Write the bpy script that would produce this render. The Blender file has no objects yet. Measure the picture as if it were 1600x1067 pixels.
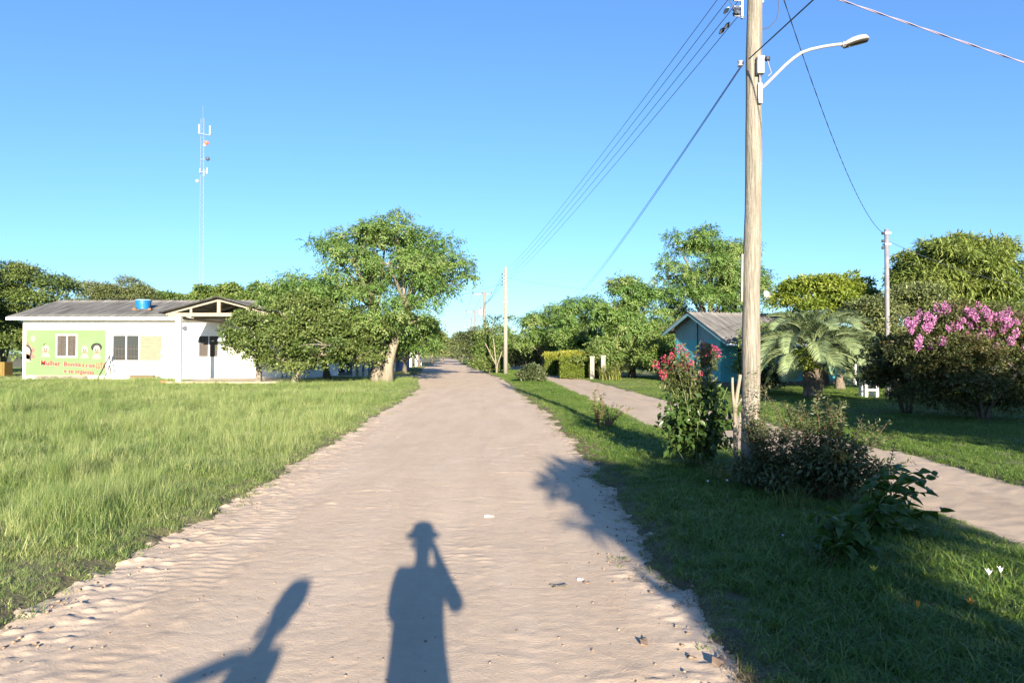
import bpy, math, random
import numpy as np
from mathutils import Vector, Matrix

SC = bpy.context.scene
COL = SC.collection
R = math.radians
PI = math.pi
random.seed(7)

# ------------------------------------------------------------------ camera, sky, sun, exposure
cam_data = bpy.data.cameras.new('camera')
cam_data.lens = 24.0
cam_data.sensor_width = 36.0
cam_data.clip_start = 0.02
cam_data.clip_end = 6000
cam = bpy.data.objects.new('camera', cam_data)
COL.objects.link(cam)
cam.location = (0, 0, 1.6)
cam.rotation_euler = (R(91.0), 0, 0)
SC.camera = cam

SUN_EL, SUN_OFF = 14.0, 7.0           # degrees; light travels forward and a little to -x
world = bpy.data.worlds.new('World')
SC.world = world
world.use_nodes = True
wn = world.node_tree
for n in list(wn.nodes):
    wn.nodes.remove(n)
sky = wn.nodes.new('ShaderNodeTexSky')
sky.sky_type = 'NISHITA'
sky.sun_disc = False
sky.sun_elevation = R(SUN_EL)
sky.sun_rotation = R(180 - SUN_OFF)
sky.altitude = 0
sky.air_density = 1.0
sky.dust_density = 0.2
sky.ozone_density = 2.0
bg = wn.nodes.new('ShaderNodeBackground')
bg.inputs['Strength'].default_value = 0.095
wo = wn.nodes.new('ShaderNodeOutputWorld')
sg = wn.nodes.new('ShaderNodeGamma'); sg.inputs['Gamma'].default_value = 0.86
sm = wn.nodes.new('ShaderNodeMix'); sm.data_type = 'RGBA'; sm.blend_type = 'MULTIPLY'; sm.inputs[0].default_value = 1.0
sm.inputs[7].default_value = (.345, .53, .79, 1)
wn.links.new(sky.outputs[0], sg.inputs['Color']); wn.links.new(sg.outputs[0], sm.inputs[6]); wn.links.new(sm.outputs[2], bg.inputs['Color'])
wn.links.new(bg.outputs[0], wo.inputs['Surface'])

sd = bpy.data.lights.new('sun', 'SUN')
sd.energy = 4.2
sd.angle = R(0.53)
sd.color = (1.0, 0.87, 0.68)
sun = bpy.data.objects.new('sun', sd)
COL.objects.link(sun)
ldir = Vector((-math.sin(R(SUN_OFF)) * math.cos(R(SUN_EL)), math.cos(R(SUN_OFF)) * math.cos(R(SUN_EL)), -math.sin(R(SUN_EL))))
sun.rotation_euler = ldir.to_track_quat('-Z', 'Y').to_euler()
sun.location = (6, -40, 30)

SC.view_settings.view_transform = 'Standard'
SC.view_settings.look = 'None'
SC.view_settings.gamma = 1.0
SC.view_settings.exposure = 2.13
SC.view_settings.use_curve_mapping = False
SC.cycles.max_bounces = 6
SC.cycles.transparent_max_bounces = 8
SC.cycles.transmission_bounces = 4

# ------------------------------------------------------------------ measuring: picture point at a known distance -> metres
FPX, HOR = 1067.0, 552.0
def X(px, d): return (px - 800.0) / FPX * d
def Z(py, d): return 1.6 + (HOR - py) / FPX * d
def GD(py): return 1.6 * FPX / (py - HOR)

# ------------------------------------------------------------------ noise
class Noise:
    def __init__(s, seed, n=256):
        s.g = np.random.default_rng(seed).random((n, n)).astype(np.float64); s.n = n
    def __call__(s, x, y):
        x = np.asarray(x, float); y = np.asarray(y, float)
        xi = np.floor(x).astype(int); yi = np.floor(y).astype(int)
        fx = x - xi; fy = y - yi
        fx = fx * fx * (3 - 2 * fx); fy = fy * fy * (3 - 2 * fy)
        n = s.n
        a = s.g[xi % n, yi % n]; b = s.g[(xi + 1) % n, yi % n]
        c = s.g[xi % n, (yi + 1) % n]; d = s.g[(xi + 1) % n, (yi + 1) % n]
        return (a * (1 - fx) + b * fx) * (1 - fy) + (c * (1 - fx) + d * fx) * fy
N1, N2, N3 = Noise(1), Noise(2), Noise(3)
def fbm(x, y, oct=4, nz=N1):
    v = 0; a = 0.5; t = 0
    for i in range(oct):
        v = v + a * nz(np.asarray(x) * 2 ** i + 13.7 * i, np.asarray(y) * 2 ** i + 7.1 * i); t += a; a *= 0.5
    return v / t
def sstep(a, b, x):
    t = np.clip((x - a) / (b - a), 0, 1)
    return t * t * (3 - 2 * t)

# ------------------------------------------------------------------ roads as curves of y
RL = ([-40, 2, 4, 6, 8, 11, 15, 20, 27, 32, 38, 45, 60, 75, 100, 155, 240], [-3.0, -3.0, -3.06, -3.15, -3.2, -3.25, -3.4, -3.65, -4.05, -4.4, -5.2, -6.1, -7.9, -9.8, -11.9, -16.2, -25])
RR = ([-40, 3, 6, 8.6, 12.4, 19.4, 27, 35.6, 45, 60, 75, 100, 155, 240], [1.1, 1.1, 1.15, 1.2, 1.17, .91, .45, 0, -.8, -2.5, -4.2, -7.3, -12.2, -20])
TL = ([-40, 5.8, 7, 11, 16, 23, 45, 61, 75, 85], [4.6, 4.4, 4.35, 3.9, 3.1, 2.85, 2.1, 1.2, -1.6, -4.6])
TR = ([-40, 8.4, 11.5, 16, 23, 35, 45, 61, 75, 85], [6.3, 6.3, 6.4, 6.0, 5.35, 5.0, 4.3, 3.4, 1.2, -1.5])
def rL(y): return np.interp(y, *RL)
def rR(y): return np.interp(y, *RR)
def tL(y): return np.interp(y, *TL)
def tR(y): return np.interp(y, *TR)
def offroad(x, y):
    """metres outside the nearest road edge (negative on a road)"""
    x = np.asarray(x, float); y = np.asarray(y, float)
    wob = (fbm(x * 1.1, y * 1.1, 2, N2) - 0.5) * 0.42 + (fbm(x * 6, y * 6, 3, N3) - .5) * .22
    a = np.maximum(rL(y) - x, x - rR(y))
    a = np.where(y > 238, 9, a)
    b = np.maximum(tL(y) - x, x - tR(y))
    b = np.where(y > 84, np.maximum(b, y - 84), b)
    c = np.maximum(np.maximum(47.6 - y, y - 51.2), np.maximum(-16.5 - x, x + 6.0))
    return np.minimum(np.minimum(a, b), c) + wob
def ground_z(x, y):
    o = offroad(x, y)
    return -0.12 * (1 - sstep(-0.35, 0.22, o)) + (fbm(np.asarray(x) * .5, np.asarray(y) * .5, 3, N3) - .5) * 0.06 * sstep(0, 1, o)
def gz(x, y): return float(ground_z(np.array([x]), np.array([y]))[0])

# ------------------------------------------------------------------ materials
def mat(name, col=(.5, .5, .5), rough=.7, metal=0.0, spec=None, noise=None, col2=None, scale=5.0, bump=0.0, bscale=None, detail=6.0, stretch=None):
    m = bpy.data.materials.new(name); m.use_nodes = True
    nt = m.node_tree; p = nt.nodes['Principled BSDF']
    p.inputs['Base Color'].default_value = (*col, 1)
    p.inputs['Roughness'].default_value = rough
    p.inputs['Metallic'].default_value = metal
    if spec is not None: p.inputs['Specular IOR Level'].default_value = spec
    if col2 or bump:
        tc = nt.nodes.new('ShaderNodeTexCoord')
        src = tc.outputs['Object']
        if stretch:
            mp = nt.nodes.new('ShaderNodeMapping'); mp.inputs['Scale'].default_value = stretch
            nt.links.new(src, mp.inputs['Vector']); src = mp.outputs[0]
    if col2:
        nz = nt.nodes.new('ShaderNodeTexNoise'); nz.inputs['Scale'].default_value = scale; nz.inputs['Detail'].default_value = detail
        nz.inputs['Roughness'].default_value = .65
        nt.links.new(src, nz.inputs['Vector'])
        cr = nt.nodes.new('ShaderNodeValToRGB')
        cr.color_ramp.elements[0].position = .36; cr.color_ramp.elements[1].position = .66
        cr.color_ramp.elements[0].color = (*col, 1); cr.color_ramp.elements[1].color = (*col2, 1)
        nt.links.new(nz.outputs['Fac'], cr.inputs['Fac']); nt.links.new(cr.outputs[0], p.inputs['Base Color'])
    if bump:
        nb = nt.nodes.new('ShaderNodeTexNoise'); nb.inputs['Scale'].default_value = bscale or scale * 4; nb.inputs['Detail'].default_value = 8
        nt.links.new(src, nb.inputs['Vector'])
        b = nt.nodes.new('ShaderNodeBump'); b.inputs['Strength'].default_value = bump; b.inputs['Distance'].default_value = .02
        nt.links.new(nb.outputs['Fac'], b.inputs['Height']); nt.links.new(b.outputs[0], p.inputs['Normal'])
    return m

def leafmat(name, stops, transl=.3, rough=.45, instancer=False, spec=.35):
    """leaf: colour from the per-leaf 'tint' value, some light passes through"""
    m = bpy.data.materials.new(name); m.use_nodes = True
    nt = m.node_tree; p = nt.nodes['Principled BSDF']; out = nt.nodes['Material Output']
    at = nt.nodes.new('ShaderNodeAttribute'); at.attribute_name = 'tint'
    at.attribute_type = 'INSTANCER' if instancer else 'GEOMETRY'
    fac = at.outputs['Fac']
    if instancer:
        a2 = nt.nodes.new('ShaderNodeAttribute'); a2.attribute_name = 'tint'
        mx = nt.nodes.new('ShaderNodeMath'); mx.operation = 'MULTIPLY_ADD'; mx.inputs[1].default_value = .6
        nt.links.new(a2.outputs['Fac'], mx.inputs[0])
        h = nt.nodes.new('ShaderNodeMath'); h.operation = 'MULTIPLY'; h.inputs[1].default_value = .45
        nt.links.new(at.outputs['Fac'], h.inputs[0]); nt.links.new(h.outputs[0], mx.inputs[2])
        fac = mx.outputs[0]
    cr = nt.nodes.new('ShaderNodeValToRGB')
    els = cr.color_ramp.elements
    while len(els) < len(stops): els.new(.5)
    for e, (pos, c) in zip(els, stops):
        e.position = pos; e.color = (*c, 1)
    nt.links.new(fac, cr.inputs['Fac'])
    nt.links.new(cr.outputs[0], p.inputs['Base Color'])
    p.inputs['Roughness'].default_value = rough
    p.inputs['Specular IOR Level'].default_value = spec
    tr = nt.nodes.new('ShaderNodeBsdfTranslucent')
    hs = nt.nodes.new('ShaderNodeHueSaturation'); hs.inputs['Saturation'].default_value = 1.15; hs.inputs['Value'].default_value = 1.3
    nt.links.new(cr.outputs[0], hs.inputs['Color']); nt.links.new(hs.outputs[0], tr.inputs['Color'])
    ms = nt.nodes.new('ShaderNodeMixShader'); ms.inputs[0].default_value = transl
    nt.links.new(p.outputs[0], ms.inputs[1]); nt.links.new(tr.outputs[0], ms.inputs[2]); nt.links.new(ms.outputs[0], out.inputs['Surface'])
    return m

def ramp3(a, b, c): return [(0.0, a), (.55, b), (1.0, c)]
M = {}
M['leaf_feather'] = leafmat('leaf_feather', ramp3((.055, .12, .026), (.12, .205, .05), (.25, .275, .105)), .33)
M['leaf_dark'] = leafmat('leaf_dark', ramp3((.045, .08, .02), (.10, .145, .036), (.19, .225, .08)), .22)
M['leaf_mid'] = leafmat('leaf_mid', ramp3((.06, .11, .026), (.125, .19, .045), (.21, .25, .08)), .3)
M['leaf_olive'] = leafmat('leaf_olive', ramp3((.075, .10, .04), (.135, .165, .06), (.23, .235, .11)), .25)
M['leaf_lime'] = leafmat('leaf_lime', ramp3((.085, .135, .018), (.165, .225, .032), (.28, .31, .06)), .33)
M['leaf_bamboo'] = leafmat('leaf_bamboo', ramp3((.085, .125, .025), (.16, .215, .05), (.28, .30, .10)), .3)
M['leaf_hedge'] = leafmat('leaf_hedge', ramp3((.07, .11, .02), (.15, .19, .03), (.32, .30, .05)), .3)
M['leaf_broad'] = leafmat('leaf_broad', ramp3((.028, .06, .013), (.045, .09, .018), (.07, .125, .026)), .3, .35)
M['leaf_grey'] = leafmat('leaf_grey', ramp3((.04, .06, .022), (.075, .10, .04), (.16, .175, .09)), .25, .4)
M['leaf_glossy'] = leafmat('leaf_glossy', ramp3((.022, .05, .012), (.045, .085, .02), (.09, .14, .035)), .25, .35)
M['leaf_myrtle'] = leafmat('leaf_myrtle', ramp3((.04, .06, .018), (.085, .105, .035), (.17, .12, .055)), .3)
M['palm_leaf'] = leafmat('palm_leaf', ramp3((.12, .17, .08), (.18, .235, .115), (.25, .30, .16)), .18, .4)
M['petal_pink'] = leafmat('petal_pink', ramp3((.36, .11, .29), (.47, .18, .39), (.58, .32, .50)), .3, .6)
M['petal_red'] = leafmat('petal_red', ramp3((.42, .035, .09), (.55, .06, .14), (.62, .14, .22)), .3, .6)
M['grass_meadow'] = leafmat('grass_meadow', [(0, (.03, .072, .014)), (.3, (.098, .165, .038)), (.62, (.215, .285, .09)), (1, (.48, .46, .24))], .25, .5, True)
M['grass_lawn'] = leafmat('grass_lawn', [(0, (.032, .08, .010)), (.4, (.095, .17, .028)), (.75, (.20, .265, .062)), (1, (.44, .40, .21))], .3, .45, True)
M['bark_pale'] = mat('bark_pale', (.15, .128, .095), .9, col2=(.25, .22, .17), scale=3, bump=.8, bscale=9, stretch=(3, 3, .6))
M['bark_grey'] = mat('bark_grey', (.075, .062, .048), .9, col2=(.14, .12, .095), scale=4, bump=.8, bscale=14, stretch=(3, 3, .7))
M['bark_dark'] = mat('bark_dark', (.07, .055, .042), .95, col2=(.14, .11, .085), scale=5, bump=.6, bscale=14, stretch=(3, 3, .7))
M['bar_grey'] = mat('bar_grey', (.085, .08, .075), .6)
M['bark_palm'] = mat('bark_palm', (.10, .085, .065), .95, col2=(.20, .165, .125), scale=9, bump=.8, bscale=20)
M['white_wall'] = mat('white_wall', (.78, .77, .74), .85, col2=(.86, .85, .82), scale=1.2, bump=.12, bscale=25)
M['white_paint'] = mat('white_paint', (.74, .73, .70), .6, col2=(.83, .82, .79), scale=4)
M['stained_concrete'] = mat('stained_concrete', (.085, .075, .06), .95, col2=(.22, .20, .17), scale=3.5, bump=.5, bscale=20)
M['slab_concrete'] = mat('slab_concrete', (.36, .29, .22), .95, col2=(.46, .39, .31), scale=2, bump=.4, bscale=18)
M['fibre_cement'] = mat('fibre_cement', (.05, .05, .051), .95, col2=(.16, .159, .158), scale=1.6, bump=.3, bscale=16, stretch=(7, .25, 1))  # dark streaks paint in rib shading together with stain
M['fibre_cement_pale'] = mat('fibre_cement_pale', (.07, .068, .066), .95, col2=(.18, .175, .17), scale=1.6, bump=.3, bscale=16, stretch=(7, .25, 1))  # same streaks, rib shading and stain in the colour
M['mural_green'] = mat('mural_green', (.105, .192, .072), .85, col2=(.125, .215, .092), scale=.8)
M['skin_paint'] = mat('skin_paint', (.27, .16, .13), .85)
M['pale_paint'] = mat('pale_paint', (.235, .205, .18), .85)
M['black_paint'] = mat('black_paint', (.012, .012, .012), .8)
M['pink_paint'] = mat('pink_paint', (.22, .105, .08), .85)
M['rose_paint'] = mat('rose_paint', (.30, .19, .175), .85)
M['red_paint'] = mat('red_paint', (.20, .018, .022), .85)
M['glass_dark'] = mat('glass_dark', (.035, .038, .038), .12, spec=.6)
M['shutter'] = mat('shutter', (.045, .035, .028), .8, col2=(.075, .06, .05), scale=6)
M['plywood'] = mat('plywood', (.20, .145, .10), .8, col2=(.24, .18, .13), scale=2.5, stretch=(1, 1, 4))
M['timber'] = mat('timber', (.22, .185, .145), .85, col2=(.31, .27, .215), scale=5, stretch=(1, 1, 3))
M['dark_wood'] = mat('dark_wood', (.018, .014, .013), .85, col2=(.035, .028, .025), scale=8)
M['brown_wood'] = mat('brown_wood', (.10, .068, .042), .85, col2=(.16, .115, .075), scale=5)
M['tank_blue'] = mat('tank_blue', (.006, .11, .30), .4, col2=(.01, .15, .36), scale=3)
M['tank_lid'] = mat('tank_lid', (.25, .48, .70), .45)
M['orange_brick'] = mat('orange_brick', (.24, .095, .045), .9, col2=(.30, .15, .08), scale=9)
M['metal_grey'] = mat('metal_grey', (.35, .36, .37), .5, .4)
M['metal_pale'] = mat('metal_pale', (.30, .31, .32), .5, .1)
M['mast_metal'] = mat('mast_metal', (.17, .19, .25), .5, .1)
M['metal_white'] = mat('metal_white', (.30, .30, .295), .4)
M['lens_glass'] = mat('lens_glass', (.045, .042, .038), .25)
M['mast_red'] = mat('mast_red', (.5, .12, .06), .6)
M['dish_dark'] = mat('dish_dark', (.05, .06, .09), .6)
M['cable'] = mat('cable', (.03, .04, .07), .6)
M['cable_pale'] = mat('cable_pale', (.20, .18, .26), .6)
M['black_rubber'] = mat('black_rubber', (.025, .025, .028), .6)
M['box_grey'] = mat('box_grey', (.17, .195, .175), .5)
M['pole_wood'] = mat('pole_wood', (.125, .112, .088), .85, col2=(.27, .25, .21), scale=9, bump=.9, bscale=26, stretch=(5, 5, .22))
M['pole_concrete'] = mat('pole_concrete', (.195, .185, .16), .9, col2=(.25, .24, .21), scale=6)
M['pole_far'] = mat('pole_far', (.14, .135, .13), .9, col2=(.19, .185, .18), scale=6)
M['pole_steel'] = mat('pole_steel', (.13, .128, .142), .7, col2=(.19, .185, .195), scale=8)
M['teal_board'] = mat('teal_board', (.06, .32, .36), .7, col2=(.08, .37, .41), scale=3, stretch=(1, 1, .3))
M['teal_pale'] = mat('teal_pale', (.12, .25, .29), .7, col2=(.15, .30, .34), scale=3, stretch=(1, 1, .3))
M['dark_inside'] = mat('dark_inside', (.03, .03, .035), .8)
M['blue_wall'] = mat('blue_wall', (.14, .19, .29), .85, col2=(.17, .22, .32), scale=2)
M['yellow_paint'] = mat('yellow_paint', (.13, .085, .015), .8, col2=(.17, .11, .025), scale=4)
M['soil'] = mat('soil', (.10, .07, .045), 1, col2=(.17, .12, .08), scale=8)
M['dead_leaf'] = mat('dead_leaf', (.15, .10, .07), .9, col2=(.25, .18, .13), scale=20)
M['orange_petal'] = mat('orange_petal', (.75, .28, .03), .6)
M['yellow_petal'] = mat('yellow_petal', (.80, .55, .05), .6)
M['white_petal'] = mat('white_petal', (.75, .76, .82), .6)
M['stem_green'] = mat('stem_green', (.10, .13, .04), .7)
M['stem_red'] = mat('stem_red', (.16, .08, .05), .8)
M['skin'] = mat('skin', (.48, .29, .20), .6)
M['shirt_a'] = mat('shirt_a', (.30, .34, .42), .9)
M['shirt_b'] = mat('shirt_b', (.50, .20, .16), .9)
M['trouser'] = mat('trouser', (.05, .06, .10), .9)
M['shoe'] = mat('shoe', (.06, .05, .04), .7)
M['straw'] = mat('straw', (.50, .40, .22), .9)
M['hair'] = mat('hair', (.03, .02, .015), .7)
M['camera_black'] = mat('camera_black', (.02, .02, .02), .5)

# road sand: bump of grain and small clods, colour drifts
def sandmat(name, ca, cb, cc):
    m = bpy.data.materials.new(name); m.use_nodes = True
    nt = m.node_tree; p = nt.nodes['Principled BSDF']; p.inputs['Roughness'].default_value = .95; p.inputs['Specular IOR Level'].default_value = .15
    tc = nt.nodes.new('ShaderNodeTexCoord')
    def nz(scale, detail=6, rough=.6, st=None):
        n = nt.nodes.new('ShaderNodeTexNoise'); n.inputs['Scale'].default_value = scale; n.inputs['Detail'].default_value = detail; n.inputs['Roughness'].default_value = rough
        if st:
            mp = nt.nodes.new('ShaderNodeMapping'); mp.inputs['Scale'].default_value = st
            nt.links.new(tc.outputs['Object'], mp.inputs['Vector']); nt.links.new(mp.outputs[0], n.inputs['Vector'])
        else: nt.links.new(tc.outputs['Object'], n.inputs['Vector'])
        return n
    a = nz(1.0, 5, .6, (1.8, .35, 1)); b = nz(14, 6, .7)
    cr = nt.nodes.new('ShaderNodeValToRGB')
    e = cr.color_ramp.elements; e.new(.5)
    for el, pos, c in zip(e, (.3, .5, .72), (ca, cb, cc)): el.position = pos; el.color = (*c, 1)
    mx = nt.nodes.new('ShaderNodeMix'); mx.data_type = 'FLOAT'; mx.inputs[0].default_value = .35
    nt.links.new(a.outputs['Fac'], mx.inputs[2]); nt.links.new(b.outputs['Fac'], mx.inputs[3])
    nt.links.new(mx.outputs[0], cr.inputs['Fac']); nt.links.new(cr.outputs[0], p.inputs['Base Color'])
    g = nz(55, 8, .75); g2 = nz(6, 6, .65)
    b1 = nt.nodes.new('ShaderNodeBump'); b1.inputs['Strength'].default_value = .55; b1.inputs['Distance'].default_value = .012
    b2 = nt.nodes.new('ShaderNodeBump'); b2.inputs['Strength'].default_value = .15; b2.inputs['Distance'].default_value = .03
    nt.links.new(g.outputs['Fac'], b1.inputs['Height']); nt.links.new(g2.outputs['Fac'], b2.inputs['Height'])
    nt.links.new(b2.outputs[0], b1.inputs['Normal']); nt.links.new(b1.outputs[0], p.inputs['Normal'])
    return m
M['road_sand'] = sandmat('road_sand', (.43, .33, .243), (.495, .39, .292), (.55, .445, .35))
M['track_sand'] = sandmat('track_sand', (.39, .30, .222), (.45, .355, .265), (.50, .41, .315))
M['turf_soil'] = mat('turf_soil', (.085, .065, .038), 1, col2=(.13, .14, .05), scale=2.2, bump=.8, bscale=30, detail=12)

# ------------------------------------------------------------------ object helpers
def tag(o, label=None, cat=None, group=None, kind=None):
    if label: o['label'] = label
    if cat: o['category'] = cat
    if group: o['group'] = group
    if kind: o['kind'] = kind
    return o
def thing(name, label, cat, loc=(0, 0, 0), rz=0, group=None):
    o = bpy.data.objects.new(name, None); COL.objects.link(o)
    o.empty_display_size = .2
    o.location = loc; o.rotation_euler = (0, 0, rz)
    return tag(o, label, cat, group)
def link(name, me, material=None, parent=None, loc=None, rot=None, scl=None):
    if material is not None and len(me.materials) == 0: me.materials.append(material)
    o = bpy.data.objects.new(name, me); COL.objects.link(o)
    if parent: o.parent = parent
    if loc is not None: o.location = loc
    if rot is not None: o.rotation_euler = rot
    if scl is not None: o.scale = scl if hasattr(scl, '__len__') else (scl, scl, scl)
    return o
def copy_tree(o, parent=None):
    c = o.copy(); COL.objects.link(c)
    if parent: c.parent = parent
    for ch in list(o.children): copy_tree(ch, c)
    return c

class MB:
    def __init__(s): s.v = []; s.f = []; s.mi = []
    def add(s, verts, faces, mi=0):
        b = len(s.v); s.v += [tuple(p) for p in verts]
        for f in faces: s.f.append(tuple(i + b for i in f)); s.mi.append(mi)
        return s
    def box(s, x0, x1, y0, y1, z0, z1, mi=0):
        v = [(x0, y0, z0), (x1, y0, z0), (x1, y1, z0), (x0, y1, z0), (x0, y0, z1), (x1, y0, z1), (x1, y1, z1), (x0, y1, z1)]
        return s.add(v, [(0, 3, 2, 1), (4, 5, 6, 7), (0, 1, 5, 4), (1, 2, 6, 5), (2, 3, 7, 6), (3, 0, 4, 7)], mi)
    def beam(s, a, b, w, h=None, mi=0, up=(0, 0, 1)):
        h = h or w; a = Vector(a); b = Vector(b); d = (b - a).normalized()
        u = Vector(up)
        if abs(d.dot(u)) > .98: u = Vector((0, 1, 0))
        sx = d.cross(u).normalized() * w / 2; sy = sx.cross(d).normalized() * h / 2
        v = [a - sx - sy, a + sx - sy, a + sx + sy, a - sx + sy, b - sx - sy, b + sx - sy, b + sx + sy, b - sx + sy]
        return s.add(v, [(0, 1, 2, 3), (7, 6, 5, 4), (0, 4, 5, 1), (1, 5, 6, 2), (2, 6, 7, 3), (3, 7, 4, 0)], mi)
    def tube(s, pts, rad, n=8, cap=True, mi=0, wob=0.0):
        pts = [Vector(p) for p in pts]
        if not hasattr(rad, '__len__'): rad = [rad] * len(pts)
        b = len(s.v); u = None
        for i, p in enumerate(pts):
            t = (pts[min(i + 1, len(pts) - 1)] - pts[max(i - 1, 0)])
            if t.length < 1e-9: t = Vector((0, 0, 1))
            t.normalize()
            if u is None: u = t.orthogonal().normalized()
            else:
                u = u - t * u.dot(t)
                u = u.normalized() if u.length > 1e-6 else t.orthogonal().normalized()
            w = t.cross(u)
            for k in range(n):
                a = 2 * PI * k / n
                r = rad[i] * (1 + (random.random() - .5) * wob)
                s.v.append(tuple(p + (u * math.cos(a) + w * math.sin(a)) * r))
        for i in range(len(pts) - 1):
            for k in range(n):
                k2 = (k + 1) % n
                s.f.append((b + i * n + k, b + i * n + k2, b + (i + 1) * n + k2, b + (i + 1) * n + k)); s.mi.append(mi)
        if cap:
            s.f.append(tuple(b + k for k in reversed(range(n)))); s.mi.append(mi)
            e = b + (len(pts) - 1) * n
            s.f.append(tuple(e + k for k in range(n))); s.mi.append(mi)
        return s
    def lathe(s, prof, n=20, c=(0, 0, 0), mi=0):
        b = len(s.v)
        for r, z in prof:
            for k in range(n):
                a = 2 * PI * k / n
                s.v.append((c[0] + r * math.cos(a), c[1] + r * math.sin(a), c[2] + z))
        for i in range(len(prof) - 1):
            for k in range(n):
                k2 = (k + 1) % n
                s.f.append((b + i * n + k, b + i * n + k2, b + (i + 1) * n + k2, b + (i + 1) * n + k)); s.mi.append(mi)
        s.f.append(tuple(b + k for k in reversed(range(n)))); s.mi.append(mi)
        e = b + (len(prof) - 1) * n
        s.f.append(tuple(e + k for k in range(n))); s.mi.append(mi)
        return s
    def plate(s, pts, y0, y1, mi=0):
        """polygon given as (x,z), with thickness in y"""
        n = len(pts)
        v = [(p[0], y0, p[1]) for p in pts] + [(p[0], y1, p[1]) for p in pts]
        f = [tuple(range(n)), tuple(reversed(range(n, 2 * n)))]
        f += [(i, i + n, (i + 1) % n + n, (i + 1) % n) for i in range(n)]
        return s.add(v, f, mi)
    def mesh(s, name, smooth=False):
        me = bpy.data.meshes.new(name); me.from_pydata(s.v, [], s.f)
        if any(s.mi): me.polygons.foreach_set('material_index', s.mi)
        if smooth: me.polygons.foreach_set('use_smooth', [True] * len(s.f))
        me.update(); return me
    def build(s, name, material, parent=None, smooth=False, bevel=0, **k):
        mats = material if isinstance(material, (list, tuple)) else [material]
        me = s.mesh(name, smooth)
        for m in mats: me.materials.append(m)
        o = link(name, me, None, parent, **k)
        if bevel:
            b = o.modifiers.new('edge', 'BEVEL'); b.width = bevel; b.segments = 2; b.limit_method = 'ANGLE'
        return o

def np_mesh(name, v, f, tint=None, smooth=False):
    """v (n,3), f (m,k) all faces with k corners"""
    me = bpy.data.meshes.new(name)
    n, (m, k) = len(v), f.shape
    me.vertices.add(n); me.vertices.foreach_set('co', np.ascontiguousarray(v, dtype=np.float32).ravel())
    me.loops.add(m * k); me.loops.foreach_set('vertex_index', np.ascontiguousarray(f, dtype=np.int32).ravel())
    me.polygons.add(m); me.polygons.foreach_set('loop_start', np.arange(0, m * k, k, dtype=np.int32))
    if smooth: me.polygons.foreach_set('use_smooth', np.ones(m, dtype=bool))
    me.update(calc_edges=True)
    if tint is not None:
        a = me.attributes.new('tint', 'FLOAT', 'POINT'); a.data.foreach_set('value', np.ascontiguousarray(tint, dtype=np.float32))
    return me

def unit(a): return a / np.maximum(np.linalg.norm(a, axis=1, keepdims=True), 1e-9)
def leaves_from(pos, axis, nrm, L, W, rng, tint, curl=.15):
    """kite shaped leaf folded on its midrib: two triangles each, as arrays"""
    axis = unit(axis); nrm = nrm - axis * (nrm * axis).sum(1, keepdims=True); nrm = unit(nrm)
    side = np.cross(axis, nrm)
    L = L[:, None]; W = W[:, None]
    base = pos; tip = pos + axis * L - nrm * L * curl
    mid = pos + axis * L * .45 + nrm * W * .25
    n = len(pos)
    v = np.empty((n, 4, 3)); v[:, 0] = base; v[:, 1] = mid + side * W; v[:, 2] = tip; v[:, 3] = mid - side * W
    i = np.arange(n)[:, None] * 4
    f = np.concatenate([i + np.array([[0, 1, 2]]), i + np.array([[0, 2, 3]])], 0)
    return v.reshape(-1, 3), f, np.repeat(tint, 4)

def clump_leaves(clumps, n, size, aspect, rng, droop=.35, spray=1, spray_len=.35, fill=.35, up=.7, under=.25):
    """clumps (m,6): centre and radii. Leaves stand on the outside of each clump, few below"""
    clumps = np.asarray(clumps, float)
    w = clumps[:, 3] * clumps[:, 4] + clumps[:, 4] * clumps[:, 5] + clumps[:, 3] * clumps[:, 5]
    k = max(1, n // spray)
    idx = rng.choice(len(clumps), k, p=w / w.sum())
    d = unit(rng.normal(size=(k, 3)))
    low = d[:, 2] < -.1
    flip = low & (rng.random(k) > under)
    d[flip, 2] *= -1
    r = fill + (1 - fill) * rng.random(k) ** .5
    r *= 1 + .18 * rng.normal(size=k)
    c = clumps[idx]
    pos = c[:, :3] + d * c[:, 3:] * r[:, None]
    ctint = rng.random(len(clumps))[idx] * .45
    tw = d + rng.normal(size=(k, 3)) * .6; tw[:, 2] -= droop; tw = unit(tw)
    if spray > 1:
        t = np.linspace(.1, 1, spray)
        sl = spray_len * (.7 + .6 * rng.random(k))
        P = pos[:, None, :] + tw[:, None, :] * (t[None, :, None] * sl[:, None, None])
        P[:, :, 2] -= (t ** 2 * .35)[None, :] * sl[:, None] * (droop + .2)
        nr = unit(np.array([0, 0, .45]) + d * 1.0 + rng.normal(size=(k, 3)) * .28)
        sd_ = np.cross(tw, nr); sg = np.where(np.arange(spray) % 2 == 0, 1, -1)
        A = tw[:, None, :] * .55 + sd_[:, None, :] * sg[None, :, None] * .8
        A[:, :, 2] -= droop * .5
        Nn = np.repeat(nr[:, None, :], spray, 1)
        pos = P.reshape(-1, 3); ax = A.reshape(-1, 3) + rng.normal(size=(k * spray, 3)) * .15; nn = Nn.reshape(-1, 3) + rng.normal(size=(k * spray, 3)) * .22
        tint = np.repeat(ctint + rng.random(k) * .35, spray) + rng.random(k * spray) * .2
    else:
        ax = tw; nn = np.array([0, 0, up]) + d * .6 + rng.normal(size=(k, 3)) * .45
        tint = ctint + rng.random(k) * .55
    m = len(pos)
    L = size * (.65 + .7 * rng.random(m)); W = L * aspect * .5
    return leaves_from(pos, ax, nn, L, W, rng, tint)

def bez(a, b, c, n=6):
    a, b, c = Vector(a), Vector(b), Vector(c)
    return [a * (1 - t) ** 2 + b * 2 * t * (1 - t) + c * t ** 2 for t in [i / n for i in range(n + 1)]]

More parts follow.
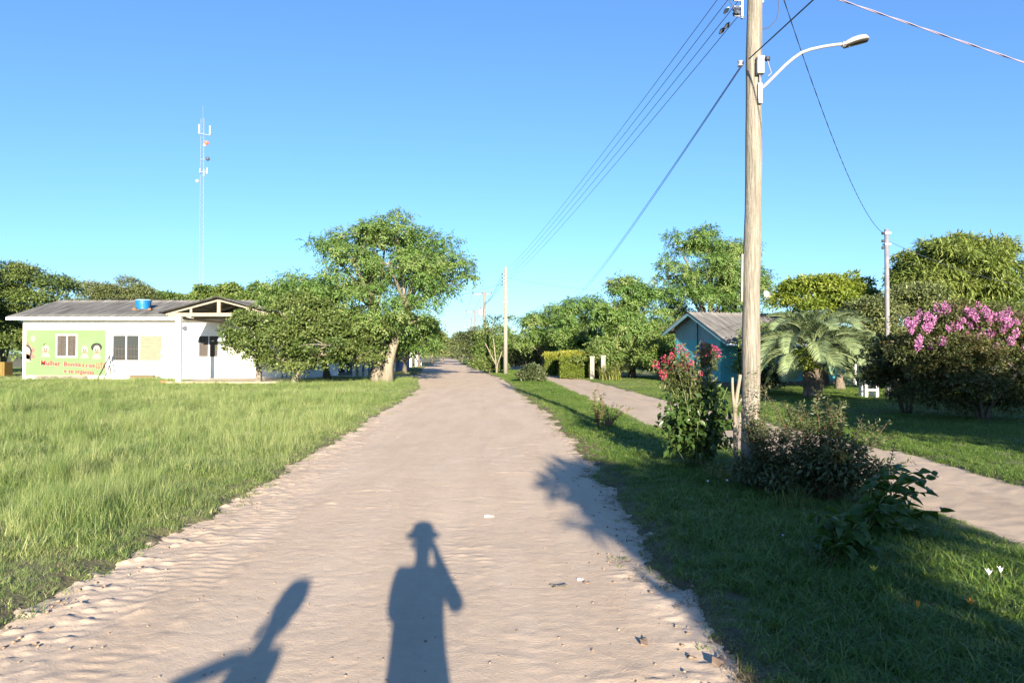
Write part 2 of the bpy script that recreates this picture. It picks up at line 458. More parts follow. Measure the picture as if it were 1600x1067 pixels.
def sub_clumps(lobes, rng, rs, dens=1.0, flat=.65, shell=.55, low_cut=-.75):
    """scatter foliage clumps of radius rs through ellipsoid lobes, thicker to the outside"""
    out = []; par = []
    for li, (cx, cy, cz, rx, ry, rz) in enumerate(lobes):
        area = (rx * ry + ry * rz + rx * rz) / 3
        k = max(3, int(dens * 4.2 * area / (rs * rs)))
        k = min(k, 60)
        d = unit(rng.normal(size=(k * 2, 3))); d = d[d[:, 2] > low_cut][:k]
        r = shell + (1 - shell) * rng.random(len(d)) ** .6
        p = np.array([cx, cy, cz]) + d * np.array([rx, ry, rz]) * (r[:, None]) * .92
        s = rs * (.6 + .75 * rng.random(len(d)))
        ex = rng.random(len(d)) < .16; p[ex] = np.array([cx, cy, cz]) + d[ex] * np.array([rx, ry, rz]) * (1.0 + .25 * rng.random((ex.sum(), 1))); s[ex] *= .55
        out.append(np.column_stack([p, s * 1.15, s * 1.15, s * flat])); par += [li] * len(d)
    return np.concatenate(out), par

def tree(name, label, cat, loc, lobes, leaf='leaf_mid', bark='bark_grey', n=20000, size=.15, aspect=.5, rs=.7, spray=1, spray_len=.4, droop=.35,
         trunks=None, tr=.18, fork=None, seed=1, group=None, dens=1.0, flat=.65, shell=.5, limbs=True, fill=.35, under=.25, twigs=.5):
    rng = np.random.default_rng(seed); random.seed(seed)
    t = thing(name, label, cat, loc, 0, group)
    cl, par = sub_clumps(lobes, rng, rs, dens, flat, shell)
    v, f, tint = clump_leaves(cl, n, size, aspect, rng, droop, spray, spray_len, fill, under=under)
    link('crown', np_mesh('crown', v, f, tint), M[leaf], t)
    mb = MB()
    zc = min(l[2] - l[5] for l in lobes)
    mean = np.mean([l[:3] for l in lobes], 0)
    fork = fork if fork is not None else max(.4, zc * .9)
    if trunks is None:
        trunks = [[(0, 0, -.1), (mean[0] * .1, mean[1] * .1, fork * .5), (mean[0] * .25, mean[1] * .25, fork)]]
    tips = []
    for tp in trunks:
        m = len(tp)
        rads = [tr * (1.35 if i == 0 else 1 - .35 * i / (m - 1)) for i in range(m)]
        mb.tube(tp, rads, 9, wob=.14); tips.append((Vector(tp[-1]), rads[-1]))
    if limbs:
        for li, l in enumerate(lobes):
            c = Vector(l[:3])
            tip, tr0 = min(tips, key=lambda q: (q[0] - c).length)
            midp = tip.lerp(c, .5) + Vector((random.uniform(-.2, .2), random.uniform(-.2, .2), .15 * (c - tip).length))
            r0 = min(tr0 * .75, .05 + .055 * max(l[3:6]))
            mb.tube(bez(tip, midp, c, 5), [r0 * (1 - .12 * i) for i in range(6)], 6, wob=.1)
            for q in [k for k in range(len(par)) if par[k] == li]:
                if random.random() < twigs:
                    e = Vector(cl[q, :3]); mm = c.lerp(e, .5) + Vector((0, 0, .12 * (e - c).length))
                    mb.tube(bez(c, mm, e, 3), [r0 * .38, r0 * .3, r0 * .22, r0 * .12], 4, cap=False)
    mb.build('trunk', M[bark], t, smooth=True)
    return t

def px_lobes(d, bx, lobes):
    """lobes measured in the picture (px, py, half width, half height, depth offset) -> metres from the trunk base"""
    out = []
    x0 = X(bx, d)
    for l in lobes:
        px, py, rx, ry = l[:4]; dd = l[4] if len(l) > 4 else 0
        D = d + dd
        out.append((X(px, D) - x0, dd, Z(py, D), rx / FPX * D, (rx + ry) * .5 / FPX * D, ry / FPX * D))
    return out
def tree_px(name, label, cat, d, bx, lobes, **k):
    return tree(name, label, cat, (X(bx, d), d, 0), px_lobes(d, bx, lobes), **k)

# ================================================================== GROUND AND ROADS
def axis_pts(spans):
    out = []
    for a, b, st in spans: out += list(np.arange(a, b - 1e-6, st))
    out.append(spans[-1][1]); return np.array(out)
gx = axis_pts([(-3000, -400, 400), (-400, -80, 40), (-80, -20, 3), (-20, -8, .5), (-8, 9, .06), (9, 20, .4), (20, 80, 3), (80, 400, 40), (400, 3000, 400)])
gy = axis_pts([(-3000, -400, 400), (-400, -40, 40), (-40, 1, 2), (1, 14, .06), (14, 16, .15), (16, 34, .22), (34, 90, .7), (90, 260, 4), (260, 800, 60), (800, 5000, 600)])
GX, GY = np.meshgrid(gx, gy)
GZ = ground_z(GX.ravel(), GY.ravel())
nx, ny = len(gx), len(gy)
ii = np.arange(nx * ny).reshape(ny, nx)
gf = np.stack([ii[:-1, :-1].ravel(), ii[:-1, 1:].ravel(), ii[1:, 1:].ravel(), ii[1:, :-1].ravel()], 1)
g = link('ground', np_mesh('ground', np.column_stack([GX.ravel(), GY.ravel(), GZ]), gf, smooth=True), M['turf_soil'])
tag(g, 'flat grassy ground running out to the woods', kind='structure')

def road_relief(x, y):
    """wheel ruts, tread prints, washboard and clods of the sandy road"""
    c = (rL(y) + rR(y)) / 2
    u = x - c
    z = (fbm(x * .7, y * .3, 3) - .5) * .035
    z += (fbm(x * 2.2, y * 4, 4, N2) - .5) * .005
    patch = sstep(.45, .62, fbm(x * .7 + 31, y * .6, 3, N3))
    z += (fbm(x * 11, y * 17, 4, N3) - .5) * .0045 * (.25 + .75 * patch)
    z += (fbm(u * 9 + 3, y * .18, 3, N2) - .5) * .007        # lengthwise tyre lines
    cl = fbm(x * 4.5, y * 11, 4, N1)
    rg = 1 - np.abs(2 * fbm(x * 5 + 50, y * 8, 3, N2) - 1)
    z += (rg ** 10) * .006 * patch - (rg ** 24) * .004
    z += np.clip(cl - .66, 0, 1) * .05 * patch
    for off, wd in ((-1.62, .12), (-1.25, .10), (.55, .12)):
        cx = off + (fbm(y * .12, off * 3 + y * 0, 2, N2) - .5) * .5
        k = np.exp(-((u - cx) / wd) ** 2)
        tread = np.sin(y * 2 * PI / .10 + np.abs(u - cx) * 22 + 5 * fbm(x * 2, y * 2, 2, N2)) * .5 * sstep(.40, .55, fbm(x * 3 + 5, y * 2.2, 3, N3))
        on = (1.0 if off < 0 else .5) * sstep(.40, .58, fbm(x * .8 + 9, y * .4, 2, N1))
        z += k * (-.008 + tread * .0065 * on)
        z += np.exp(-((np.abs(u - cx) - wd * 1.7) / .05) ** 2) * .022 * on * np.clip(fbm(x * 9, y * 9, 3, N3) - .3, 0, 1)
    el = x - rL(y); er = rR(y) - x
    e = 1 - sstep(.1, 1.0, el)
    z += e * ((fbm(x * 3.2, y * 3.2, 5, N1) - .5) * .032 + np.clip(fbm(x * 10, y * 12, 4, N2) - .56, 0, 1) * .08 + (fbm(x * 16, y * 18, 2, N3) - .5) * .008)
    e = 1 - sstep(-.1, .45, er)
    z += e * ((fbm(x * 4, y * 4, 5, N1) - .5) * .035 + np.clip(fbm(x * 9, y * 10, 4, N2) - .55, 0, 1) * .07)
    return z
def strip(name, fl, fr, y0, y1, dmin, grow, cols, zbase, relief, material, label):
    ys = [y0]
    while ys[-1] < y1: ys.append(ys[-1] + max(dmin, grow * abs(ys[-1])))
    ys = np.array(ys); u = np.linspace(0, 1, cols)
    YY = np.repeat(ys[:, None], cols, 1)
    l = fl(ys) - .45; r = fr(ys) + .45
    XX = l[:, None] + (r - l)[:, None] * u[None]
    zz = zbase + relief(XX.ravel(), YY.ravel())
    i = np.arange(len(ys) * cols).reshape(len(ys), cols)
    f = np.stack([i[:-1, :-1].ravel(), i[:-1, 1:].ravel(), i[1:, 1:].ravel(), i[1:, :-1].ravel()], 1)
    o = link(name, np_mesh(name, np.column_stack([XX.ravel(), YY.ravel(), zz]), f, smooth=True), material)
    return tag(o, label, kind='structure')
strip('dirt_road', rL, rR, 1.2, 238, .021, .0035, 230, -.045, road_relief, M['road_sand'], 'wide sandy dirt road with tyre tracks')
strip('road_behind', rL, rR, -40, 1.2, .35, .0, 20, -.045, lambda x, y: road_relief(x, y) * .5, M['road_sand'], 'dirt road going on behind the camera')
def track_relief(x, y):
    u = x - (tL(y) + tR(y)) / 2
    z = (fbm(x * 1.3, y * .6, 3, N2) - .5) * .04 + (fbm(x * 7, y * 7, 4, N3) - .5) * .016
    for off in (-.62, .62): z -= np.exp(-((u - off) / .2) ** 2) * .03
    return z
strip('dirt_track', tL, tR, -40, 84, .05, .004, 70, -.04, track_relief, M['track_sand'], 'narrow sandy track beside the road past the teal house')
sp = MB(); 
xs = np.linspace(-16.5, -5, 40); ys_ = np.linspace(47.3, 51.5, 14)
XX, YY = np.meshgrid(xs, ys_); i = np.arange(XX.size).reshape(XX.shape)
f = np.stack([i[:-1, :-1].ravel(), i[:-1, 1:].ravel(), i[1:, 1:].ravel(), i[1:, :-1].ravel()], 1)
tag(link('side_path', np_mesh('side_path', np.column_stack([XX.ravel(), YY.ravel(), -.052 + .02 * fbm(XX.ravel(), YY.ravel(), 2)]), f, smooth=True), M['track_sand']), 'sandy path turning off the road behind the big tree', kind='structure')

# ================================================================== GRASS (uncountable: one object per kind of turf)
def tuft(name, nb, h, spread, w, lean, material, seed, seg=3, fold=True):
    rng = np.random.default_rng(seed)
    V, F, T = [], [], []
    for b in range(nb):
        a = rng.random() * 2 * PI; r = spread * math.sqrt(rng.random())
        p = np.array([math.cos(a) * r, math.sin(a) * r, -.01])
        a2 = rng.random() * 2 * PI; dr = np.array([math.cos(a2), math.sin(a2), 0])
        hh = h * (.55 + .6 * rng.random()); ln = lean * (.3 + rng.random()) * hh
        sd_ = np.array([-dr[1], dr[0], 0]) * w * (.6 + .7 * rng.random()) * .5
        b0 = len(V); tt = rng.random()
        for s_ in range(seg):
            t = s_ / seg; c = p + dr * ln * t * t + np.array([0, 0, hh * (t - .25 * lean * t * t)])
            ww = sd_ * (1 - t ** 1.6 * .75)
            V += [c - ww, c + ww]; T += [tt, tt]
        V.append(p + dr * ln + np.array([0, 0, hh * (1 - .25 * lean)])); T.append(tt)
        for s_ in range(seg - 1):
            q = b0 + 2 * s_; F += [(q, q + 1, q + 3), (q, q + 3, q + 2)]
        q = b0 + 2 * (seg - 1); F.append((q, q + 1, q + 2))
    me = np_mesh(name, np.array(V), np.array(F), np.array(T))
    me.materials.append(material)
    return bpy.data.objects.new(name, me)
def grass_set(name, protos):
    c = bpy.data.collections.new(name)
    for p in protos: c.objects.link(p)
    return c
def scatter(name, label, pts, scl, idx, tint, coll, rng):
    n = len(pts)
    me = bpy.data.meshes.new(name); me.vertices.add(n); me.vertices.foreach_set('co', pts.astype(np.float32).ravel())
    for nm, arr in (('scl', scl), ('tint', tint)):
        a = me.attributes.new(nm, 'FLOAT', 'POINT'); a.data.foreach_set('value', arr.astype(np.float32))
    a = me.attributes.new('pick', 'INT', 'POINT'); a.data.foreach_set('value', idx.astype(np.int32))
    a = me.attributes.new('turn', 'FLOAT_VECTOR', 'POINT')
    tv = np.column_stack([rng.normal(size=n) * .12, rng.normal(size=n) * .12, rng.random(n) * 6.283]); a.data.foreach_set('vector', tv.astype(np.float32).ravel())
    o = bpy.data.objects.new(name, me); COL.objects.link(o)
    ng = bpy.data.node_groups.new(name, 'GeometryNodeTree')
    ng.interface.new_socket('Geometry', in_out='INPUT', socket_type='NodeSocketGeometry')
    ng.interface.new_socket('Geometry', in_out='OUTPUT', socket_type='NodeSocketGeometry')
    N = ng.nodes; gi = N.new('NodeGroupInput'); go = N.new('NodeGroupOutput')
    ip = N.new('GeometryNodeInstanceOnPoints'); ci = N.new('GeometryNodeCollectionInfo')
    ci.inputs['Collection'].default_value = coll; ci.inputs['Separate Children'].default_value = True; ci.inputs['Reset Children'].default_value = True
    def attr(nm, ty):
        a = N.new('GeometryNodeInputNamedAttribute'); a.data_type = ty; a.inputs['Name'].default_value = nm
        return a.outputs['Attribute']
    ng.links.new(gi.outputs[0], ip.inputs['Points']); ng.links.new(ci.outputs[0], ip.inputs['Instance'])
    ip.inputs['Pick Instance'].default_value = True
    ng.links.new(attr('pick', 'INT'), ip.inputs['Instance Index'])
    ng.links.new(attr('turn', 'FLOAT_VECTOR'), ip.inputs['Rotation'])
    ng.links.new(attr('scl', 'FLOAT'), ip.inputs['Scale'])
    ng.links.new(ip.outputs[0], go.inputs[0])
    md = o.modifiers.new('scatter', 'NODES'); md.node_group = ng
    return tag(o, label, kind='stuff')

meadow = grass_set('meadow_tufts', [
    tuft('a', 30, .21, .11, .0042, .7, M['grass_meadow'], 11), tuft('b', 30, .17, .12, .0048, 1.0, M['grass_meadow'], 12),
    tuft('c', 34, .13, .13, .0045, 1.2, M['grass_meadow'], 13), tuft('d', 24, .36, .07, .0030, .6, M['grass_meadow'], 14),
    tuft('e', 34, .10, .13, .0075, 1.4, M['grass_meadow'], 15), tuft('f', 9, .46, .10, .0026, .5, M['grass_meadow'], 16)])
lawn = grass_set('lawn_tufts', [
    tuft('a', 30, .085, .11, .0075, 1.2, M['grass_lawn'], 21), tuft('b', 30, .06, .12, .0085, 1.6, M['grass_lawn'], 22),
    tuft('c', 26, .11, .11, .006, 1.0, M['grass_lawn'], 23), tuft('d', 20, .14, .10, .008, 1.1, M['grass_lawn'], 24)])

def field(zones, seed, keep):
    rng = np.random.default_rng(seed); P = []; Sx = []
    for x0, x1, y0, y1, dens, s in zones:
        n = int((x1 - x0) * (y1 - y0) * dens)
        x = rng.uniform(x0, x1, n); y = rng.uniform(y0, y1, n)
        vis = (np.abs(x) < np.maximum(y, 0) * .95 + 5)
        k = keep(x, y) & vis
        P.append(np.column_stack([x[k], y[k]])); Sx.append(np.full(k.sum(), s))
    P = np.concatenate(P); s = np.concatenate(Sx)
    return P, s, rng
# left meadow
def keep_meadow(x, y):
    o = offroad(x, y)
    inh = (x > -31.2) & (x < -12.5) & (y > 42.4)
    porch = (x > -18.9) & (x < -12.8) & (y > 36.6) & (y < 43)
    return (o > .02) & (x < rL(y) + .3) & ~inh & ~porch
P, s, rng = field([(-8, -2.6, -3, 2.5, 90, .9), (-8, -2.6, 2.5, 9, 210, .85), (-14, -2.8, 9, 16, 140, .95), (-24, -3, 16, 27, 80, 1.0), (-40, -3.5, 27, 45, 45, 1.0), (-60, -4, 45, 75, 12, 1.0), (-45, -8, 75, 150, 2.5, 1.5)], 31, keep_meadow)
o_ = offroad(P[:, 0], P[:, 1])
hn = fbm(P[:, 0] * .45, P[:, 1] * .45, 3, N1); hn2 = fbm(P[:, 0] * 1.6 + 40, P[:, 1] * 1.6, 2, N2)
s = s * (.5 + 1.0 * hn * hn2 * 2.0) * (.5 + .5 * sstep(0, .6, o_)) * (1 - .3 * sstep(20, 40, P[:, 1]))
hn3 = fbm(P[:, 0] * .9 + 11, P[:, 1] * .9, 2, N3); s = s * np.clip(.45 + 1.15 * fbm(P[:, 0] * 3.1, P[:, 1] * 3.1, 2, N2), .4, 1.5); tall = (hn3 > .60) & (o_ > .35)
idx = np.where(tall, rng.choice([0, 3, 3, 1, 5], len(P)), rng.choice([0, 1, 1, 2, 2, 4, 4, 4, 2, 1, 5], len(P)))
tint = np.clip(-.05 + .7 * fbm(P[:, 0] * .25 + 5, P[:, 1] * .25, 3, N3) + .5 * fbm(P[:, 0] * 1.5, P[:, 1] * 1.5, 3, N1) + rng.normal(size=len(P)) * .22, 0, 1)
scatter('meadow_grass', 'uncut meadow grass in front of the white building', np.column_stack([P, ground_z(P[:, 0], P[:, 1])]), s, idx, tint, meadow, rng)
# strip between road and track
def keep_mid(x, y):
    return (offroad(x, y) > -.04) & (x > rR(y) - .3) & (x < tL(y) + .4)
P, s, rng = field([(.6, 5, -3, 2.5, 150, .9), (.6, 5, 2.5, 7, 330, .85), (.6, 5, 7, 14, 230, .9), (0, 4.2, 14, 26, 130, 1.0), (-2, 4, 26, 50, 60, 1.15), (-12, 3, 50, 84, 14, 1.5), (-22, 10, 84, 200, 1.5, 1.9)], 41, keep_mid)
o_ = offroad(P[:, 0], P[:, 1])
hn = fbm(P[:, 0] * .8, P[:, 1] * .8, 3, N1)
s = s * (.5 + 1.0 * hn) * (.55 + .45 * sstep(0, .5, o_))
bald = (rng.random(len(P)) < .85 * (1 - sstep(-.05, .45, o_)))
P, s, o_ = P[~bald], s[~bald], o_[~bald]
idx = rng.choice([0, 0, 1, 1, 2, 3], len(P))
tint = np.clip(.15 + .6 * fbm(P[:, 0] * .6 + 5, P[:, 1] * .6, 3, N3) + .25 * (1 - sstep(0, .5, o_)) + rng.normal(size=len(P)) * .13, 0, 1)
scatter('verge_grass', 'rough grass on the strip between road and track', np.column_stack([P, ground_z(P[:, 0], P[:, 1])]), s, idx, tint, lawn, rng)
# lawn on the far side of the track
def keep_lawn(x, y): return (offroad(x, y) > 0) & (x > tR(y) - .3)
P, s, rng = field([(5.8, 14, 7, 16, 150, .85), (5, 24, 16, 30, 75, .95), (3.5, 36, 30, 48, 25, 1.1), (2, 50, 48, 90, 4, 1.5)], 51, keep_lawn)
hn = fbm(P[:, 0] * .7, P[:, 1] * .7, 3, N1)
s = s * (.45 + .8 * hn)
idx = rng.choice([0, 0, 1, 1, 2], len(P))
tint = np.clip(.1 + .65 * fbm(P[:, 0] * .4 + 5, P[:, 1] * .4, 3, N3) + rng.normal(size=len(P)) * .12, 0, 1)
scatter('lawn_grass', 'mown lawn grass in front of the teal house and palm', np.column_stack([P, ground_z(P[:, 0], P[:, 1])]), s, idx, tint, lawn, rng)

# dry litter and low sprigs along both road edges
M['grass_dry'] = leafmat('grass_dry', [(0, (.07, .05, .03)), (.5, (.15, .11, .065)), (1, (.27, .21, .13))], .2, .7, True)
dry = grass_set('litter_tufts', [tuft('a', 22, .045, .13, .006, 2.6, M['grass_dry'], 61), tuft('b', 18, .03, .14, .008, 3.5, M['grass_dry'], 62), tuft('c', 20, .05, .09, .008, 1.6, M['grass_lawn'], 63), tuft('d', 26, .07, .10, .006, 1.3, M['grass_meadow'], 64)])
def keep_edge(x, y):
    o = offroad(x, y); return (o > -.28) & (o < .5) & (x < 3)
P, s, rng = field([(-4.4, 2.2, 2.3, 14, 190, .9), (-5, 2, 14, 34, 60, 1.1)], 66, keep_edge)
o_ = offroad(P[:, 0], P[:, 1]); lf = P[:, 0] < -1
k = rng.random(len(P)) < np.where(lf, .35 * sstep(-.28, .2, o_), sstep(-.28, .1, o_) * .95); P, s, lf, o_ = P[k], s[k], lf[k], o_[k]
idx = np.where(lf, rng.choice([2, 3, 3, 0], len(P)), rng.choice([0, 1, 0, 2, 2], len(P)))
zz = np.maximum(ground_z(P[:, 0], P[:, 1]), -.045 + road_relief(P[:, 0], P[:, 1]))
scatter('edge_litter', 'dry litter and low sprigs along the sandy road edges', np.column_stack([P, zz]), s * (.6 + .6 * rng.random(len(P))), idx, rng.random(len(P)), dry, rng)

# loose grit and small clods on the sand
M['grit'] = leafmat('grit', [(0, (.14, .105, .08)), (.5, (.26, .195, .145)), (1, (.36, .285, .22))], 0, .95, True, .1)
def clod(name, seed):
    rng = np.random.default_rng(seed)
    v = np.array([(1, 0, 0), (-1, 0, 0), (0, 1, 0), (0, -1, 0), (0, 0, .75), (0, 0, -.5), (.65, .65, .3), (-.65, .6, .35), (.6, -.65, .3), (-.6, -.65, .35)]) * (.75 + .5 * rng.random((10, 1)))
    f = np.array([(0, 6, 4), (6, 2, 4), (2, 7, 4), (7, 1, 4), (1, 9, 4), (9, 3, 4), (3, 8, 4), (8, 0, 4), (6, 0, 5), (2, 6, 5), (7, 2, 5), (1, 7, 5), (9, 1, 5), (3, 9, 5), (8, 3, 5), (0, 8, 5)])
    me = np_mesh(name, v, f, rng.random(10)); me.materials.append(M['grit']); return bpy.data.objects.new(name, me)
grit = grass_set('grit_pieces', [clod(str(k), 70 + k) for k in range(4)])
rng = np.random.default_rng(88); n = 7000
y = 2.4 + 13 * rng.random(n) ** 1.5; x = rL(y) - .1 + (rR(y) - rL(y) + .25) * rng.random(n)
el = np.minimum(x - rL(y), rR(y) - x)
k = (rng.random(n) < .12 + .75 * (1 - sstep(.1, 1.1, el)) + .5 * sstep(.55, .7, fbm(x * 1.2, y, 3, N1))) & (offroad(x, y) < .12); x, y, el = x[k], y[k], el[k]
sc_ = .0022 + .008 * rng.random(len(x)) ** 5 * (1 + 1.0 * (1 - sstep(.1, .8, el)))
scatter('road_grit', 'loose grit and small sand clods lying on the road', np.column_stack([x, y, -.045 + road_relief(x, y) + sc_ * .3]), sc_, rng.integers(0, 4, len(x)), rng.random(len(x)), grit, rng)

# ================================================================== THE WHITE BUILDING
def corrugated(mb, x0, x1, p0, p1, wl=.18, amp=.032, rows=6, th=.012):
    """wavy sheet between the eave line p0=(y,z) and the ridge line p1, waves across x, with thickness"""
    nw = max(4, int((x1 - x0) / wl * 6)); xs = np.linspace(x0, x1, nw + 1)
    dy, dz = p1[0] - p0[0], p1[1] - p0[1]; ln = math.hypot(dy, dz); ny_, nz_ = -dz / ln, dy / ln
    if nz_ < 0: ny_, nz_ = -ny_, -nz_
    b = len(mb.v); C = len(xs)
    for side in (0, 1):
        for r in range(rows + 1):
            t = r / rows; y, z = p0[0] + dy * t, p0[1] + dz * t
            lap = .006 * (1 - (t * rows / 2) % 1)
            for x in xs:
                w = amp * math.cos(2 * PI * x / wl) + lap - side * th
                mb.v.append((x, y + ny_ * w, z + nz_ * w))
    S = (rows + 1) * C
    for r in range(rows):
        for c in range(nw):
            q = b + r * C + c
            mb.f.append((q, q + 1, q + C + 1, q + C)); mb.mi.append(0)
            q += S; mb.f.append((q + C, q + C + 1, q + 1, q)); mb.mi.append(0)
    for c in range(nw):
        for r0 in (0, rows):
            q = b + r0 * C + c; mb.f.append((q, q + S, q + S + 1, q + 1)); mb.mi.append(0)
    for r in range(rows):
        for c0 in (0, nw):
            q = b + r * C + c0; mb.f.append((q, q + C, q + C + S, q + S)); mb.mi.append(0)
    return mb
def holed_wall(mb, x0, x1, z0, z1, y0, y1, holes):
    xs = sorted({x0, x1, *[h[0] for h in holes], *[h[1] for h in holes]})
    for a, b in zip(xs, xs[1:]):
        cuts = sorted([(h[2], h[3]) for h in holes if h[0] <= a and h[1] >= b])
        z = z0
        for c0, c1 in cuts:
            if c0 > z + 1e-4: mb.box(a, b, y0, y1, z, c0)
            z = c1
        if z < z1 - 1e-4: mb.box(a, b, y0, y1, z, z1)
    return mb
def ellipse(cx, cz, rx, rz, n=24, a0=0, a1=2 * PI):
    return [(cx + rx * math.cos(a0 + (a1 - a0) * i / n), cz + rz * math.sin(a0 + (a1 - a0) * i / n)) for i in range(n if abs(a1 - a0 - 2 * PI) < 1e-6 else n + 1)]
def letters(name, body, size, x, z, y, material, parent, thick=.006, offset=0.0, rot=0.0):
    cu = bpy.data.curves.new(name, 'FONT'); cu.body = body; cu.size = size; cu.extrude = thick; cu.offset = offset; cu.resolution_u = 2
    cu.space_character = 1.06
    o = bpy.data.objects.new(name, cu); COL.objects.link(o)
    dg = bpy.context.evaluated_depsgraph_get()
    me = bpy.data.meshes.new_from_object(o.evaluated_get(dg)); me.name = name
    bpy.data.objects.remove(o)
    me.materials.clear(); me.materials.append(material)
    return link(name, me, None, parent, (x, y, z), (PI / 2, rot, 0))

B = thing('community_building', 'long white single-storey building with green mural and grey corrugated roof', 'building', (-30.6, 42.7, 0))
W1, W2, W3 = (2.12, 3.36, 1.44, 2.72), (5.62, 7.28, 1.16, 2.72), (11.0, 12.24, 1.4, 2.68)
DOOR = (16.2, 17.1, .06, 2.15)
mb = MB(); holed_wall(mb, 0, 17.6, -.1, 3.74, 0, .2, [W1, W2, W3, DOOR])
mb.box(0, .2, .2, 8.4, -.1, 3.74); mb.box(17.4, 17.6, .2, 8.4, -.1, 3.74); mb.box(.2, 17.4, 8.2, 8.4, -.1, 3.74)
mb.plate([(0, 0), (0, 0), (0, 0)], 0, .01) if False else None
# gable triangles at both ends
for gx0 in (0.0, 17.4):
    v = [(gx0, 0, 3.74), (gx0, 8.4, 3.74), (gx0, 4.2, 5.02), (gx0 + .2, 0, 3.74), (gx0 + .2, 8.4, 3.74), (gx0 + .2, 4.2, 5.02)]
    mb.add(v, [(0, 2, 1), (3, 4, 5), (1, 2, 5, 4), (0, 3, 5, 2)])
mb.build('wall', M['white_wall'], B)
MB().box(.22, 17.38, .22, 8.18, .02, .05).build('inner_floor', M['dark_inside'], B)
rf = corrugated(MB(), -.55, 18.2, (-.62, 3.87), (4.2, 5.2)).build('roof', M['fibre_cement'], B, smooth=True)
corrugated(MB(), -.55, 18.2, (9.0, 3.87), (4.2, 5.2)).build('roof', M['fibre_cement'], B, smooth=True)
rc = MB().tube([(-.55, 4.2, 5.19), (18.2, 4.2, 5.19)], .07, 8).build('ridge_cap', M['fibre_cement'], B)
MB().box(-.6, 11.6, -.66, -.62, 3.66, 3.83).build('fascia_board', M['white_paint'], B)
MB().box(-.58, 11.6, -.60, -.002, 3.70, 3.73).build('eaves_board', M['white_paint'], B)
for sx in (-.58, 18.18):
    b_ = MB(); b_.beam((sx, -.6, 3.76), (sx, 4.2, 5.09), .03, .14); b_.beam((sx, 4.2, 5.09), (sx, 8.98, 3.76), .03, .14); b_.build('barge_board', M['white_paint'], B)
def window(parent, h, cols, bars_h, bars_v, pane_m, grille_z=None):
    x0, x1, z0, z1 = h
    fr = MB(); t = .03
    fr.box(x0 - .03, x1 + .03, -.02, .10, z0 - .03, z0); fr.box(x0 - .03, x1 + .03, -.02, .10, z1, z1 + .03)
    fr.box(x0 - .03, x0 + .02, -.018, .10, z0, z1); fr.box(x1 - .02, x1 + .03, -.018, .10, z0, z1)
    w = fr.build('window', M['white_paint'], parent)
    for c in range(cols):
        a = x0 + .02 + (x1 - x0 - .04) * c / cols; b = x0 + .02 + (x1 - x0 - .04) * (c + 1) / cols
        MB().box(a + .03, b - .03, .06, .07, z0, z1).build('pane', M[pane_m], w)
        if c: MB().box(a - .035, a + .035, .02, .09, z0, z1).build('mullion', M['white_paint'], w)
    zt = z1 if grille_z is None else grille_z
    for k in range(bars_h):
        z = z0 + (zt - z0) * (k + .5) / bars_h
        MB().box(x0 + .02, x1 - .02, -.006, .004, z - .010, z + .010).build('grille_bar', M['bar_grey'], w)
    for k in range(bars_v):
        x = x0 + (x1 - x0) * (k + 1) / (bars_v + 1)
        MB().box(x - .008, x + .008, .005, .015, z0, zt).build('grille_bar', M['bar_grey'], w)
    return w
window(B, W1, 2, 9, 4, 'shutter')
window(B, W2, 2, 2, 17, 'glass_dark', 2.12)
window(B, W3, 2, 9, 4, 'shutter')
pts = [(7.34, 1.16), (8.60, 1.15), (8.68, 1.4), (8.63, 1.7), (8.69, 2.0), (8.66, 2.35), (8.71, 2.6), (8.66, 2.72), (7.34, 2.72)]
MB().plate(pts, -.03, -.004).build('boarded_panel', M['plywood'], B)
# faint tiles under the sliding window
for r in range(4):
    for c in range(8): MB().box(5.45 + c * .235, 5.45 + c * .235 + .222, -.008, -.001, .22 + r * .22, .22 + r * .22 + .207).build('wall_tile', M['white_paint'], B)
# plinth pieces
MB().box(.85, 4.1, -.10, -.002, 0, .21).build('concrete_plinth', M['stained_concrete'], B)
MB().box(.25, .8, -.09, -.002, 0, .20).build('white_plinth', M['white_paint'], B); MB().box(4.14, 5.3, -.08, -.002, 0, .17).build('white_plinth', M['white_paint'], B)
MB().box(.36, .68, -.14, -.095, .02, .09).build('vent_slot', M['black_paint'], B)
dr = MB().box(DOOR[0], DOOR[1], .05, .09, .06, 2.15).build('door', M['blue_wall'], B)
for k in range(3): MB().box(DOOR[0] + .08 + k * .27, DOOR[0] + .28 + k * .27, .03, .048, .12, .85).build('door_panel', M['white_paint'], dr)
lm = MB().tube([(10.2, -.10, 3.17), (10.2, -.002, 3.17)], [.19, .21], 20).build('round_wall_lamp', M['metal_grey'], B)
MB().tube([(10.2, -.13, 3.17), (10.2, -.101, 3.17)], [.10, .16], 20).build('lamp_lens', M['dish_dark'], lm)
MB().box(10.7, 10.73, -.03, -.002, 2.75, 3.5).build('conduit', M['metal_grey'], B)
